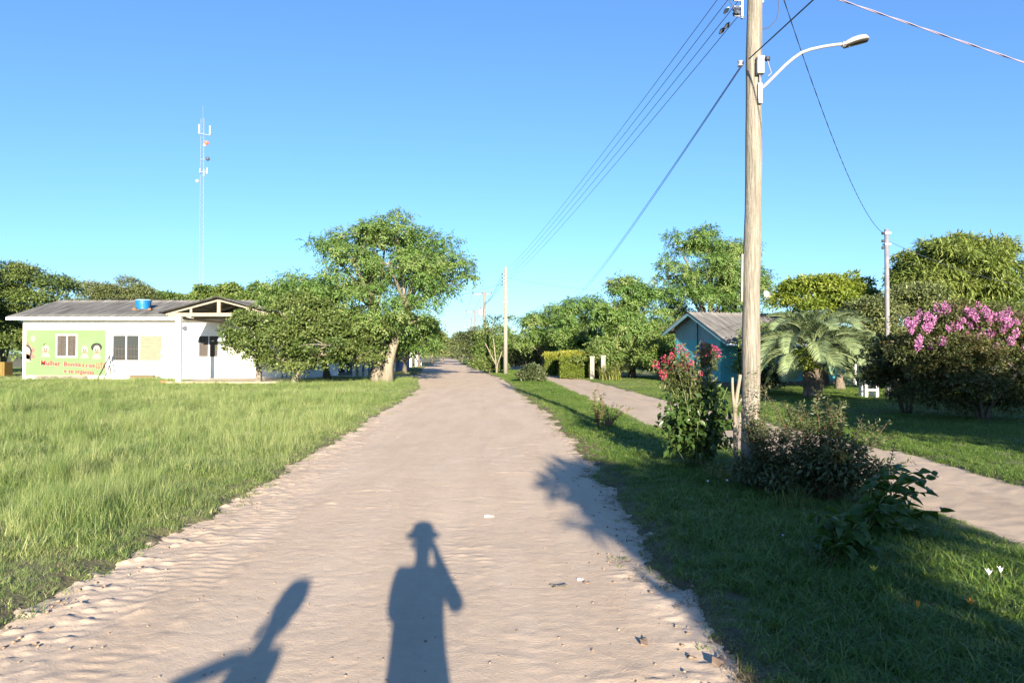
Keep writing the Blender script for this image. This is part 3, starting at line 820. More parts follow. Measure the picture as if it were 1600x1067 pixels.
# porch
MB().box(12.2, 18.2, -6.3, -.105, -.05, .09).build('porch_slab', M['slab_concrete'], B)
for px_, pm in ((12.57, 'white_paint'), (16.9, 'stained_concrete')): MB().box(px_ - .13, px_ + .13, -5.85, -5.59, .0, 3.60).build('porch_post', M[pm], B, bevel=.01)
for yy in (-5.72, -2.8):
    MB().box(12.0, 17.5, yy - .07, yy + .07, 3.604, 3.79).build('tie_beam', M['timber'], B)
    MB().box(14.63, 14.81, yy - .06, yy + .06, 3.794, 4.42).build('king_post', M['timber'], B)
    MB().beam((11.85, yy, 3.74), (14.70, yy, 4.50), .10, .14).build('rafter', M['timber'], B)
    MB().beam((17.6, yy, 3.74), (14.74, yy, 4.50), .10, .14).build('rafter', M['timber'], B)
    MB().box(13.15, 13.27, yy - .05, yy + .05, 3.794, 4.03).build('strut', M['timber'], B); MB().box(16.15, 16.27, yy - .05, yy + .05, 3.794, 4.03).build('strut', M['timber'], B)
for px_ in (12.57, 16.9): MB().box(px_ - .07, px_ + .07, -5.58, -.01, 3.45, 3.59).build('side_beam', M['timber'], B)
MB().plate([(12.6, 3.83), (16.9, 3.83), (14.72, 4.42)], -2.6, -2.56).build('gable_shade_sheet', M['dark_inside'], B)  # dark sheet standing in for the shade under the porch roof
def ridge_y(mb, xe, ze, xr, zr, y0, y1):
    t = MB(); corrugated(t, y0, y1, (xe, ze), (xr, zr))
    mb.add([(p[1], p[0], p[2]) for p in t.v], [tuple(reversed(f)) for f in t.f]); return mb
ridge_y(MB(), 11.62, 3.78, 14.72, 4.63, -6.15, 2.3).build('porch_roof', M['fibre_cement'], B, smooth=True)
ridge_y(MB(), 17.85, 3.78, 14.72, 4.63, -6.15, 2.3).build('porch_roof', M['fibre_cement'], B, smooth=True)

# mural: flat paint, so thin sheets on the wall
mu = MB(); holed_wall(mu, .2, 5.2, .22, 3.08, -.012, -.002, [(W1[0] - .07, W1[1] + .07, W1[2] - .09, W1[3] + .09)])
mu = mu.build('mural', M['mural_green'], B)
def paint(name, pts, m, layer): MB().plate(pts, -.012 - .0035 * layer, -.0105 - .0035 * (layer - 1)).build(name, M[m], mu)
mx = lambda p: (p - 35) * .04
mz = lambda p: (592 - p) * .04
def zx(cx, cy): return 30 + cx * .15, 490 + cy * .15           # enlarged-view point -> picture point
def painted_face(cx, cy, w, h, skin_, hair=None, bald=True):
    x, z = mx(cx), mz(cy); w *= .04; h *= .04
    paint('painted_body', [(x - w * .9, z - h * 1.7), (x + w * .9, z - h * 1.7), (x + w * .62, z - h * .95), (x, z - h * .72), (x - w * .62, z - h * .95)], 'pale_paint', 1)
    if hair: paint('painted_hair', ellipse(x - .02, z + h * .42, w * 1.08, h * .8), 'black_paint', 1)
    paint('painted_face', ellipse(x, z, w * .68, h * .8), 'pale_paint', 2)
    paint('painted_mouth', ellipse(x, z - h * .48, w * .40, h * .24, 16), 'pink_paint', 3)
    for sx in (-1, 1): paint('painted_eye', ellipse(x + sx * w * .22, z - h * .05, w * .085, h * .17, 10), 'black_paint', 3)
painted_face(132, 546, 7.5, 8, 'pale')
painted_face(151, 546, 8, 8.5, 'pale', True)
painted_face(71, 545, 8.5, 7.5, 'pale')
x, z = mx(69), mz(538); paint('painted_brow', [(x - .08, z - .08), (x, z + .05), (x + .10, z + .07), (x + .02, z), (x - .05, z - .1)], 'black_paint', 4)
# half figure at the left edge with a long plait
paint('painted_body', [(.21, mz(565)), (mx(48), mz(565)), (mx(48), mz(556)), (.21, mz(552))], 'pale_paint', 1)
paint('painted_star', [(.22, mz(528)), (mx(46), mz(538)), (mx(56), mz(547)), (mx(50), mz(552)), (mx(57), mz(559)), (mx(44), mz(561)), (.22, mz(560))], 'pink_paint', 1)
paint('painted_face', ellipse(.40, mz(546), .20, .26), 'pale_paint', 2)
paint('painted_mouth', ellipse(.36, mz(551), .13, .10, 14), 'rose_paint', 3)
pl = [(40.5, 538), (44, 539), (47.5, 542), (50, 547), (49, 552), (48, 557), (48, 563), (46.3, 563), (46.4, 556), (47.4, 550), (46.5, 545), (43, 541.5), (40.5, 541)]
paint('painted_plait', [(mx(a), mz(b)) for a, b in pl], 'black_paint', 4)
paint('painted_flower', ellipse(mx(51), mz(529), .14, .2, 12), 'pale_paint', 1)
def slogan(body, size, px_, py_, rot, wpx):
    a = letters('slogan_outline', body, size, mx(px_) - .025, mz(py_) - .015, -.021, M['rose_paint'], mu, .003, .014, rot)
    b = letters('slogan_lettering', body, size, mx(px_), mz(py_), -.027, M['red_paint'], mu, .003, .006, rot)
    w = max(v.co.x for v in b.data.vertices)
    for o in (a, b):
        o.scale = (wpx * .04 / w, 1, 1)
        if len(body) > 1: o['kind'] = 'stuff'
slogan('Mulher', .43, 63.5, 570, .045, 31)
slogan('Bonita', .38, 99.5, 571.5, .03, 27)
slogan('é a que', .40, 128.5, 573, .03, 19.5)
slogan('LUTA', .50, 149.5, 575, .04, 15)
slogan('e se organiza', .38, 100, 582, .055, 47)

t = thing('water_tank', 'bright blue plastic water tank resting on the grey corrugated roof', 'water tank', (-23.75, 43.95, 4.42))
MB().lathe([(.36, 0), (.385, .05), (.385, .10), (.40, .11), (.43, .32), (.445, .33), (.46, .52), (.485, .54), (.485, .57), (.46, .57)], 28).build('tank_body', M['tank_blue'], t, smooth=False)
MB().lathe([(.50, .572), (.50, .60), (.42, .635), (.18, .655), (.0, .66)], 28).build('lid', M['tank_lid'], t)
for sx in (-.58, .40): 
    k = tag(MB().box(-.09, .09, -.16, .16, -.06, .09).build('roof_brick', M['orange_brick'], None, loc=(-23.75 + sx + .09, 43.9, 4.40)), 'orange brick by the blue roof tank, ' + ('on the mural side' if sx < 0 else 'on the porch side'), 'brick', 'bricks beside the water tank')
tag(MB().box(-.62, .62, -.3, .3, -.05, -.002).build('tank_board', M['brown_wood'], None, loc=(-23.75, 43.95, 4.42)), 'flat wooden board under the blue water tank', 'board')
t = thing('sawhorse_frame', 'dark wooden A-shaped frame leaning before the white wall', 'wooden frame', (X(170, 42.2), 42.0, 0))
for a, b in (((-.52, -.1, 0), (.02, .35, 1.55)), ((.30, -.05, 0), (-.05, .35, 1.42))): MB().beam(a, b, .05, .07).build('leg', M['dark_wood'], t)
MB().beam((-.22, .12, .75), (.14, .15, .75), .03, .04).build('crossbar', M['dark_wood'], t)
tag(MB().box(-.85, .62, -.12, .12, 0, .26).build('timber_beam', M['brown_wood'], None, bevel=.02, loc=(X(225, 42.3), 42.35, 0)), 'short brown squared timber lying against the base of the white wall', 'timber')
tag(MB().box(-.03, .17, -.10, .10, 0, .22).build('stone_block', M['stained_concrete'], None, bevel=.02, loc=(X(243, 42.2), 42.3, 0)), 'small grey block at the end of the brown timber', 'block')
for i, (px_, dy) in enumerate(((258, 0), (266, -.2))):
    tag(MB().box(-.2, .2, -.12, .12, -.02, .12).build('paving_brick', M['orange_brick'], None, bevel=.015, loc=(X(px_, 37.0), 37.0 + dy, 0), rot=(0, .1, .3 + i)), ('orange brick lying in the grass on the outer side of the porch post' if i == 0 else 'orange brick lying tight against the foot of the white porch post'), 'brick')
tag(MB().box(-1.6, .25, -.4, .4, 0, 1.0).box(-1.5, .15, -.43, -.401, .1, .9).build('yellow_bin', M['yellow_paint'], None, bevel=.03, loc=(X(8, 48), 48, 0)), 'low yellow-brown box under the dark trees beyond the white building', 'box')

# pale blue house behind the trees
Hh = thing('blue_house', 'low pale blue house in deep shade behind the big roadside tree', 'house', (-18.5, 60, 0))
mb = MB(); holed_wall(mb, 0, 8.6, -.1, 2.7, 0, .2, [(1.0, 2.2, 1.0, 2.1), (3.3, 4.2, 0, 2.1), (5.6, 6.8, 1.0, 2.1)])
mb.box(0, .2, .2, 6, -.1, 2.7); mb.box(8.4, 8.6, .2, 6, -.1, 2.7); mb.box(.2, 8.4, 5.8, 6, -.1, 2.7); mb.build('wall', M['blue_wall'], Hh)
corrugated(MB(), -.4, 9.0, (-1.8, 2.6), (3, 3.9)).build('roof', M['fibre_cement'], Hh, smooth=True); corrugated(MB(), -.4, 9.0, (6.5, 2.7), (3, 3.9)).build('roof', M['fibre_cement'], Hh, smooth=True)
for a in (1.0, 5.6):
    w = MB().box(a, a + 1.2, .06, .10, 1.0, 2.1).build('window', M['glass_dark'], Hh); MB().box(a + .57, a + .63, .03, .058, 1.0, 2.1).build('mullion', M['white_paint'], w)
MB().box(3.3, 4.2, .06, .1, 0, 2.1).build('door', M['dark_wood'], Hh)
for a in (0, 4.3, 8.5): MB().box(a - .07, a + .07, -1.7, -1.56, 0, 2.58).build('porch_post', M['white_paint'], Hh)

# ================================================================== TEAL HOUSE
T = thing('teal_house', 'small turquoise wooden house with grey corrugated roof behind the tall pole', 'house', (10.15, 33.2, 0), R(17))
bw = .235
dW = (.95, 1.65, 1.1, 2.05)            # window in the gable end, along depth
nb = int(4.2 / bw)
for k in range(nb):                     # gable end faces -x: boards along depth
    a = 4.2 * k / nb; b = 4.2 * (k + 1) / nb - .012; c = (a + b) / 2
    zt = 2.3 
    if b > dW[0] and a < dW[1]:
        MB().box(-.012, .02, a, b, .25, dW[2]).build('wall_board', M['teal_board'], T); MB().box(-.012, .02, a, b, dW[3], zt).build('wall_board', M['teal_board'], T)
    else: MB().box(-.012 + (k % 2) * .006, .02, a, b, .25, zt).build('wall_board', M['teal_board'], T)
    g0 = 2.3; h0 = lambda y: 2.66 + .95 * y / 2.1 if y < 2.1 else 3.61 - .76 * (y - 2.1) / 2.1
    MB().add([(-.02, a, g0), (-.02, b, g0), (-.02, b, h0(b)), (-.02, a, h0(a)), (.02, a, g0), (.02, b, g0), (.02, b, h0(b)), (.02, a, h0(a))], [(0, 3, 2, 1), (4, 5, 6, 7), (0, 1, 5, 4), (1, 2, 6, 5), (2, 3, 7, 6), (3, 0, 4, 7)]).build('gable_board', M['teal_pale'], T)
MB().box(.03, .06, .02, 4.18, 0, 2.25).box(.03, 7.0, 4.1, 4.18, 0, 2.25).box(6.95, 7.0, .1, 4.1, 0, 2.25).build('inner_wall', M['dark_inside'], T)
fd = (1.15, 2.0, .1, 2.05)
nb = int(7.0 / bw)
for k in range(nb):
    a = .02 + 7.0 * k / nb; b = .02 + 7.0 * (k + 1) / nb - .012
    if b > fd[0] and a < fd[1]: MB().box(a, b, -.012, .02, fd[3], 2.2).build('wall_board', M['teal_board'], T)
    else: MB().box(a, b, -.012 + (k % 2) * .006, .02, .2, 2.2).build('wall_board', M['teal_board'], T)
MB().box(fd[0], fd[1], .03, .06, .1, 2.05).build('door', M['dark_wood'], T)
MB().box(-.05, 7.05, -.05, 4.25, 0, .2).build('plinth', M['stained_concrete'], T)
w = MB().box(.022, .028, dW[0], dW[1], dW[2], dW[3]).build('window', M['glass_dark'], T)
f_ = MB(); f_.box(-.035, .02, dW[0] - .05, dW[0], dW[2] - .05, dW[3] + .05); f_.box(-.035, .02, dW[1], dW[1] + .05, dW[2] - .05, dW[3] + .05); f_.box(-.033, .02, dW[0], dW[1], dW[3], dW[3] + .05); f_.box(-.033, .02, dW[0], dW[1], dW[2] - .05, dW[2]); f_.build('window_frame', M['brown_wood'], w)
corrugated(MB(), -.55, 7.4, (-1.25, 2.13), (2.1, 3.72)).build('roof', M['fibre_cement_pale'], T, smooth=True); corrugated(MB(), -.55, 7.4, (4.75, 2.7), (2.1, 3.72)).build('roof', M['fibre_cement_pale'], T, smooth=True)
b_ = MB().beam((-.5, -1.22, 2.04), (-.5, 2.1, 3.62), .03, .15); b_.build('barge_board', M['teal_pale'], T)
b_ = MB().beam((-.5, 4.7, 2.62), (-.5, 2.1, 3.62), .03, .15); b_.build('barge_board', M['teal_pale'], T)
MB().box(-.5, 7.3, -1.24, -1.20, 1.96, 2.06).build('fascia_board', M['white_paint'], T)
for a in (1.0, 4.0, 7.0): MB().box(a - .05, a + .05, -1.15, -1.05, 0, 1.96).build('porch_post', M['white_paint'], T)
MB().tube([(-.06, 1.95, 3.4), (-.06, 1.95, 2.3), (-.06, 1.95, 1.6)], .025, 6).build('service_conduit', M['dark_inside'], T)
t = thing('folding_chair', 'small pale blue chair frame in shade on the teal house porch', 'chair', (X(1205, 32.5), 32.5, .0), R(20))
for a, b in (((-.22, -.2, 0), (-.2, .2, .9)), ((.22, -.2, 0), (.2, .2, .9)), ((-.22, .25, 0), (-.2, -.15, .45)), ((.22, .25, 0), (.2, -.15, .45))): MB().beam(a, b, .03).build('leg', M['teal_pale'], t)
MB().box(-.22, .22, -.2, .2, .42, .45).build('seat', M['teal_pale'], t); MB().box(-.2, .2, .15, .19, .68, .9).build('backrest', M['teal_pale'], t)

# ================================================================== POLES, LAMP AND WIRES
PX, PY = 2.86, 8.3
up = thing('utility_pole', 'tall weathered wooden utility pole carrying the street lamp', 'utility pole', (PX, PY, 0))
prof = []
mb = MB(); hs = np.linspace(-.3, 7.3, 26)
def lean(z): return .02 + .017 * z
mb.tube([(lean(z) + .006 * math.sin(z * 2.1), 0, z) for z in hs], [.112 - .0038 * max(z, 0) + .003 * math.sin(z * 5) for z in hs], 22, wob=.035)
mb.build('shaft', M['pole_wood'], up, smooth=True)
MB().beam((-.085, -.06, 2.22), (-.075, -.06, 2.80), .022, .03).build('batten', M['timber'], up)
rk = MB(); rk.box(-.05, -.03, -.02, .02, 5.70, 6.45); rk.build('insulator_rack', M['metal_grey'], up)
WZ = (5.79, 5.98, 6.17, 6.36)
for z in WZ:
    MB().lathe([(.02, -.05), (.045, -.045), (.05, -.02), (.03, 0), (.05, .02), (.045, .045), (.02, .05)], 12, c=(-.105, 0, z)).build('insulator', M['dish_dark'], up)
    MB().tube([(-.04, 0, z + .06), (-.13, 0, z + .06), (-.13, 0, z - .06), (-.04, 0, z - .06)], .009, 6).build('insulator_bracket', M['metal_grey'], up)
MB().lathe([(.02, -.035), (.035, -.03), (.02, 0), (.035, .03), (.02, .035)], 10, c=(-.075, -.03, 5.13)).build('insulator', M['metal_grey'], up)
MB().tube([(.13, 0, 5.93), (.19, 0, 5.92), (.22, 0, 5.90)], [.02, .018, .022], 8).build('bolt', M['metal_pale'], up)
cb = MB().box(.085, .175, -.165, -.09, 4.96, 5.13).build('control_box', M['box_grey'], up, bevel=.008)
MB().box(.09, .17, -.17, -.085, 5.132, 5.17).build('box_cap', M['metal_pale'], cb)
MB().lathe([(.026, 0), (.032, .01), (.032, .035), (.024, .045)], 12, c=(.225, -.12, 5.13)).build('photocell', M['black_rubber'], cb)
MB().tube([(.225, -.12, 5.13), (.25, -.12, 5.04), (.27, -.12, 4.98), (.23, -.12, 4.94)], .006, 6).build('photocell_lead', M['cable_pale'], cb)
MB().tube([(.13, -.12, 4.96), (.132, -.12, 4.86), (.15, -.12, 4.80), (.16, -.10, 4.84)], .008, 6).build('box_lead', M['cable_pale'], cb)
sl = thing('street_lamp', 'curved white street lamp bracketed to the tall wooden pole', 'street lamp', (PX + .2, PY - .1, 4.84))
def lp(px_, py_): return (X(px_, 8.2) - PX - .2, 0, Z(py_, 8.2) - 4.84)
arm = [lp(1190, 139), lp(1200, 129), lp(1215, 114), lp(1230, 99), lp(1243, 88), lp(1256, 79), lp(1270, 74), lp(1290, 69.5), lp(1310, 66.5), lp(1326, 65)]
MB().tube(arm, .019, 10).build('arm', M['metal_white'], sl, smooth=True)
MB().box(arm[0][0] - .03, arm[0][0] + .02, -.03, .07, arm[0][2] - .16, arm[0][2] + .08).build('bracket', M['metal_pale'], sl)
hd = MB(); c = lp(1342, 64); secs = [(-.16, .035, .03, .0), (-.13, .06, .055, .0), (-.06, .085, .07, .008), (.02, .095, .075, .012), (.09, .085, .065, .014), (.135, .05, .035, .014), (.15, .01, .008, .012)]
for dx, w_, hh, dz in secs:
    for k in range(14):
        a = PI * k / 13
        hd.v.append((c[0] + dx, w_ * math.cos(a), c[2] + dz + dx * .22 + hh * math.sin(a)))
for i in range(len(secs) - 1):
    for k in range(13): q = i * 14 + k; hd.f.append((q, q + 14, q + 15, q + 1)); hd.mi.append(0)
    q = i * 14; hd.f.append((q, q + 13, q + 27, q + 14)); hd.mi.append(0)
hd.build('lamp_head', M['metal_white'], sl, smooth=True)
ln = MB()
for i, (dx, w_, hh, dz) in enumerate(secs[1:6]):
    for k in range(10):
        a = PI + PI * k / 9; ln.v.append((c[0] + dx, w_ * .9 * math.cos(a), c[2] + dz + dx * .22 - .003 + .028 * math.sin(a)))
for i in range(4):
    for k in range(9): q = i * 10 + k; ln.f.append((q, q + 10, q + 11, q + 1)); ln.mi.append(0)
ln.build('lens', M['lens_glass'], sl, smooth=True)
MB().tube([lp(1320, 66), lp(1331, 66)], [.032, .038], 12).build('collar', M['metal_grey'], sl)

def far_pole(name, label, x, y, h, r, material, arm=0, trafo=False, group=None):
    t = thing(name, label, 'utility pole', (x, y, 0), 0, group)
    MB().tube([(0, 0, -.2), (0, 0, h * .5), (.01, 0, h)], [r, r * .9, r * .72], 12).build('shaft', M[material], t, smooth=True)
    if arm:
        MB().box(-arm * .62, arm * .38, -.06, .06, h - .42, h - .28).build('crossarm', M['pole_far'], t)
        for k in (-.58, -.12, .34): MB().lathe([(.03, 0), (.07, .02), (.07, .10), (.04, .22)], 8, c=(k * arm, 0, h - .278)).build('insulator', M['dish_dark'], t)
        if arm > 2: MB().beam((-.9, 0, h - .35), (-.05, 0, h - 1.0), .05).build('brace', M['pole_far'], t)
    if trafo:
        tr_ = MB().lathe([(.2, 0), (.3, .03), (.3, .8), (.22, .86)], 14, c=(-.45, 0, h - 2.9)).build('transformer', M['metal_white'], t)
        MB().tube([(-.45, 0, h - 2.05), (-.45, 0, h - 1.75)], [.07, .05], 8).build('bushing', M['dish_dark'], tr_)
        MB().box(-.5, .3, -.05, .05, h - 1.9, h - 1.78).build('bracket', M['pole_far'], t)
    return t
p2 = far_pole('utility_pole', 'pale concrete utility pole standing among shrubs midway down the grass strip', X(790, 53), 53, 8.3, .17, 'pole_concrete')
for k in range(4): MB().lathe([(.03, -.06), (.08, -.04), (.05, 0), (.08, .04), (.03, .06)], 8, c=(-.25, 0, 7.75 - k * .28)).build('insulator', M['dish_dark'], p2); MB().box(-.25, -.1, -.02, .02, 7.74 - k * .28, 7.77 - k * .28).build('insulator_bracket', M['metal_grey'], p2)
MB().box(-.19, .19, -.19, .19, 5.55, 5.6).build('band', M['metal_grey'], p2)
far_pole('utility_pole', 'utility pole with a crossarm and a pale transformer beyond the concrete pole', X(757, 80), 80, Z(455, 80), .2, 'pole_far', 2.3, True)
far_pole('utility_pole', 'thin distant utility pole with crossarm seen just past the transformer pole', X(742, 115), 115, Z(484, 115), .2, 'pole_far', 2.6)
far_pole('utility_pole', 'faint distant crossarm pole standing low over the woods at the road end', X(737, 150), 150, Z(497, 150), .2, 'pole_far', 2.6)
far_pole('utility_pole', 'smallest and most distant crossarm pole above the trees at the road end', X(731, 190), 190, Z(508, 190), .2, 'pole_far', 2.8)
sp_ = thing('service_pole', 'slim grey steel service pole rising from the shrubs by the pink crape myrtle', 'pole', (X(1387, 24.4), 24.4, 0))
MB().tube([(0, 0, -.1), (0, 0, 3), (0, 0, 6.05)], [.085, .08, .07], 10).build('shaft', M['pole_steel'], sp_, smooth=True)
for z in (5.9, 5.62, 5.38): MB().lathe([(.03, -.05), (.06, -.03), (.04, 0), (.06, .03), (.03, .05)], 8, c=(-.13, 0, z)).build('insulator', M['dish_dark'], sp_)
for z in (5.9, 5.5): MB().box(-.1, .12, -.09, .09, z - .03, z + .03).build('clamp', M['metal_grey'], sp_)
hp = thing('service_pole', 'grey service pole hidden among the trees behind the clipped hedge', 'pole', (X(880, 62), 62, 0))
MB().tube([(0, 0, -.1), (0, 0, 6.1)], [.1, .08], 8).build('shaft', M['pole_steel'], hp)

def wire(label, a, b, sag, r, m='cable', group='overhead wires', twist=0.0, n=28):
    a, b = Vector(a), Vector(b); pts = []
    for i in range(n + 1):
        t = i / n; p = a.lerp(b, t); p.z -= sag * 4 * t * (1 - t); pts.append(p)
    mb = MB()
    if twist:
        L = (b - a).length; m_ = int(L / .06); m_ = min(m_, 420)
        for ph in (0, PI):
            q = []
            for i in range(m_ + 1):
                t = i / m_; p = a.lerp(b, t); p.z -= sag * 4 * t * (1 - t); ang = t * L * 2 * PI / twist + ph
                q.append(p + Vector((0, math.cos(ang), math.sin(ang))) * r * 1.1)
            mb.tube(q, r, 4)
    else: mb.tube(pts, r, 5)
    return tag(mb.build('overhead_wire', M[m], None, smooth=True), label, 'wire', group)
w4 = ['lowest', 'second lowest', 'third lowest', 'topmost']
for k, z in enumerate(WZ):
    wire(f'{w4[k]} of four line wires from the lamp pole to the concrete pole', (PX + lean(z) - .155, PY, z), (X(790, 53) - .3, 53, 7.75 - (3 - k) * .28), .35, .0048)
    wire(f'{w4[k]} of four wires running from concrete pole to transformer', (X(790, 53) - .3, 53, 7.75 - (3 - k) * .28), (X(757, 80), 80, 7.6 - k * .1), .35, .010)
for a, b, px0, px1 in ((80, 115, 757, 742), (115, 150, 742, 737)):
    for k in range(3):
        ar = (-.58, -.12, .34)[k]; za = (Z(455, 80) if a == 80 else Z(484, 115)) - .08; zb = (Z(484, 115) if b == 115 else Z(497, 150)) - .08
        wire(f'{("outer", "middle", "inner")[k]} crossarm wire leading ' + ('from the transformer pole' if a == 80 else 'off over the far woods'), (X(px0, a) + ar * 2.4, a, za), (X(px1, b) + ar * 2.6, b, zb), .5, .014)
for k in (0, 1):
    wire(('upper' if k else 'lower') + ' of the paired low wires from the lamp pole down to the roadside trees', (PX + .0 - .03, PY - .03, 5.14 + .02 * k), (X(880, 62), 62, 5.75 + .25 * k), .6, .0055)
wire('thick dark wire rising from the lamp pole back over the viewer', (PX + .0, PY - .12, 5.15), (7.9, -22, 6.85), .12, .008)
wire('slack twisted cable sagging from the lamp pole to the slim steel pole', (PX + .14, PY, 7.0), (X(1387, 24.4) - .1, 24.4, 5.9), .75, .0052, twist=.9)
wire('pale twisted cable crossing the corner of blue sky beyond the street lamp', (PX + .1, PY + .05, 6.34), (12.3, 9.55, 4.0), .03, .0065, 'cable_pale', twist=.9)
wire('thin wire sagging from the steel pole off past the bright leafy tree', (X(1387, 24.4) + .1, 24.4, 5.6), (24, 29.5, 4.3), .35, .008)
wire('thin wire sagging from the concrete pole to the tall tree behind the teal house', (X(790, 53), 53, 7.5), (12, 51.5, 6.2), .35, .009)
wire('thin wire crossing the road from the concrete pole to the big spreading tree', (X(790, 53), 53, 7.1), (-13.5, 63, 6.0), .5, .009)
lb = MB(); lb.tube([(X(1140, 8.2), 8.25, 5.98), (X(1152, 8.2), 8.25, 5.79), (X(1160, 8.2), 8.2, 5.69), (X(1169, 8.2), 8.2, 5.65)], .006, 6)
tag(lb.build('jumper_wire', M['cable'], None), 'short jumper wire looping between the line wires and lamp pole', 'wire')
lb = MB(); lb.tube([(X(1190, 8.3), 8.3, 5.56), (X(1205, 8.3), 8.3, 5.59), (X(1217, 8.3), 8.3, 5.69), (X(1221, 8.3), 8.3, 5.82), (X(1219, 8.3), 8.3, 6.1)], .006, 6)
tag(lb.build('jumper_wire', M['cable'], None), 'thin looped wire hanging beside the lamp pole on the lamp side', 'wire')
for k, (px_, py_, m_) in enumerate(((1138, 12, 'metal_pale'), (1139, 36, 'black_rubber'), (1131, 44, 'black_rubber'))):
    d_ = 8.6 + k * .1
    tag(MB().tube([(X(px_ - 4, d_), d_, Z(py_ + 5, d_)), (X(px_, d_), d_, Z(py_, d_)), (X(px_ + 4, d_), d_, Z(py_ - 5, d_))], [.012, .03, .012], 8).build('wire_connector', M[m_], None), ('pale metal connector clamped on a line wire by the pole top', 'dark connector clamped on the lowest line wire, closer to the pole', 'dark connector clamped on the lowest line wire, further down from the pole')[k], 'connector')

# antenna mast
mh = Z(183, 150)
am = thing('antenna_mast', 'very tall thin lattice radio mast with dishes rising behind the woods', 'radio mast', (X(314, 150), 150, 0))
legs = [(math.cos(a) * 1.0, math.sin(a) * 1.0) for a in (R(90), R(210), R(330))]
wd = lambda z: .52 - .12 * z / mh
for lx, ly in legs: MB().tube([(lx * wd(0), ly * wd(0), 0), (lx * wd(mh), ly * wd(mh), mh)], .032, 5).build('mast_leg', M['mast_metal'], am)
br = MB(); nz_ = 56
for i in range(nz_):
    z0, z1 = mh * i / nz_, mh * (i + 1) / nz_
    for k in range(3):
        a, b = legs[k], legs[(k + 1) % 3]
        p = (a[0] * wd(z0), a[1] * wd(z0), z0); q = (b[0] * wd(z1), b[1] * wd(z1), z1)
        br.beam(p, q, .036)
tag(br.build('lattice_bracing', M['mast_metal'], am), kind='stuff')
MB().tube([(0, 0, mh - 1), (0, 0, Z(163, 150))], .035, 6).build('whip_antenna', M['mast_metal'], am)
def mp(px_, py_): return (X(px_, 150) - X(314, 150), -.6, Z(py_, 150))
for (a, b) in (((310, 208), (310, 194)), ((327, 210), (327, 196))): MB().tube([mp(*a), mp(*b)], .16, 8).build('panel_antenna', M['metal_white'], am)
MB().beam(mp(309, 208), mp(328, 211), .14).build('antenna_arm', M['mast_metal'], am)
def dish(px_, py_, r, m_):
    c = Vector(mp(px_, py_)); d = MB(); pr = [(r, 0), (r, -.25), (r * .7, .12), (r * .3, .22), (.02, .26)]
    d.lathe([(r, -.2), (r, 0), (r * .75, .16), (r * .35, .26), (.02, .3)], 16); o = d.build('dish_antenna', M[m_], am, smooth=True); o.location = c; o.rotation_euler = (R(-80), 0, R(20))
dish(322, 223, .46, 'mast_red'); dish(324, 248, .46, 'dish_dark'); dish(308, 283, .36, 'metal_white'); dish(319, 227, .34, 'metal_white')
for (a, b) in (((318, 276), (318, 264)), ((323, 272), (323, 262)), ((312, 270), (312, 263))): MB().tube([mp(*a), mp(*b)], .15, 6).build('panel_antenna', M['metal_pale'], am)
MB().beam(mp(311, 268), mp(324, 269), .12).build('antenna_arm', M['mast_metal'], am); MB().beam(mp(312, 249), mp(324, 249), .1).build('antenna_arm', M['mast_metal'], am)

# posts and gate pieces
for i, (px_, d_, w_, h_, lab) in enumerate(((640, 80, .55, 1.55, 'broad white gate pillar beside the road far beyond the big tree'), (651, 83, .35, 1.4, 'second white gate pillar, slimmer, just behind the broad one'), (657, 87, .3, 1.3, 'slimmest of the white gate pillars, deepest in the shade'))):
    tag(MB().box(-w_ / 2, w_ / 2, -w_ / 2, w_ / 2, 0, h_).box(-w_ / 2 - .05, w_ / 2 + .05, -w_ / 2 - .05, w_ / 2 + .05, h_ + .003, h_ + .1).build('gate_pillar', M['white_paint'], None, bevel=.02, loc=(X(px_, d_), d_, 0)), lab, 'pillar', 'white gate pillars down the road')
tag(MB().box(-.25, .25, -.25, .25, 0, 1.0).box(-.28, .28, -.28, .28, 1.003, 1.09).build('brick_pillar', M['orange_brick'], None, bevel=.02, loc=(X(617, 62), 62, 0)), 'low orange-brown brick pillar beside the big tree trunk', 'pillar')
for i, (px_, h_) in enumerate(((553, 1.4), (563, 1.2), (572, 1.9))):
    tag(MB().box(-.09, .09, -.09, .09, 0, h_).box(-.11, .11, -.11, .11, h_ + .002, h_ + .06).build('fence_post', M['white_paint'], None, loc=(X(px_, 46), 46, 0)), ('pale post in tree shade, furthest from the big trunk', 'short pale post, the middle one in tree shade by the big trunk', 'tallest pale post in shade beside the big trunk')[i], 'post', 'pale posts under the trees')
for i, (px_, h_) in enumerate(((925, 1.35), (941, 1.4))):
    tag(MB().box(-.13, .13, -.13, .13, 0, h_).box(-.16, .16, -.16, .16, h_ + .002, h_ + .08).build('gate_post', M['pole_concrete'], None, loc=(X(px_, 42.5), 42.5 - i * .4, 0)), ('pale concrete gate post at the end of the clipped hedge', 'pale concrete gate post standing clear beyond the hedge end')[i], 'post', 'gate posts by the hedge')
t = thing('garden_stool', 'small white wooden stool frame on the lawn beside the palm', 'stool', (X(1357, 25), 25, 0))
for a in (-.2, .2):
    for b in (-.18, .18): MB().box(a - .05, a + .05, b - .05, b + .05, 0, .55).build('leg', M['white_paint'], t)
MB().box(-.27, .27, -.25, .25, .553, .6).build('seat', M['white_paint'], t); MB().box(-.149, .149, -.2, -.16, .25, .31).build('rail', M['white_paint'], t)
tag(MB().lathe([(.03, 0), (.2, .02), (.32, .15), (.3, .17), (.02, .06)], 18).build('satellite_dish', M['metal_grey'], None, smooth=True, loc=(X(1197, 40), 40, Z(463, 40)), rot=(R(65), 0, R(30))), 'small grey satellite dish among branches just past the tall pole', 'satellite dish')

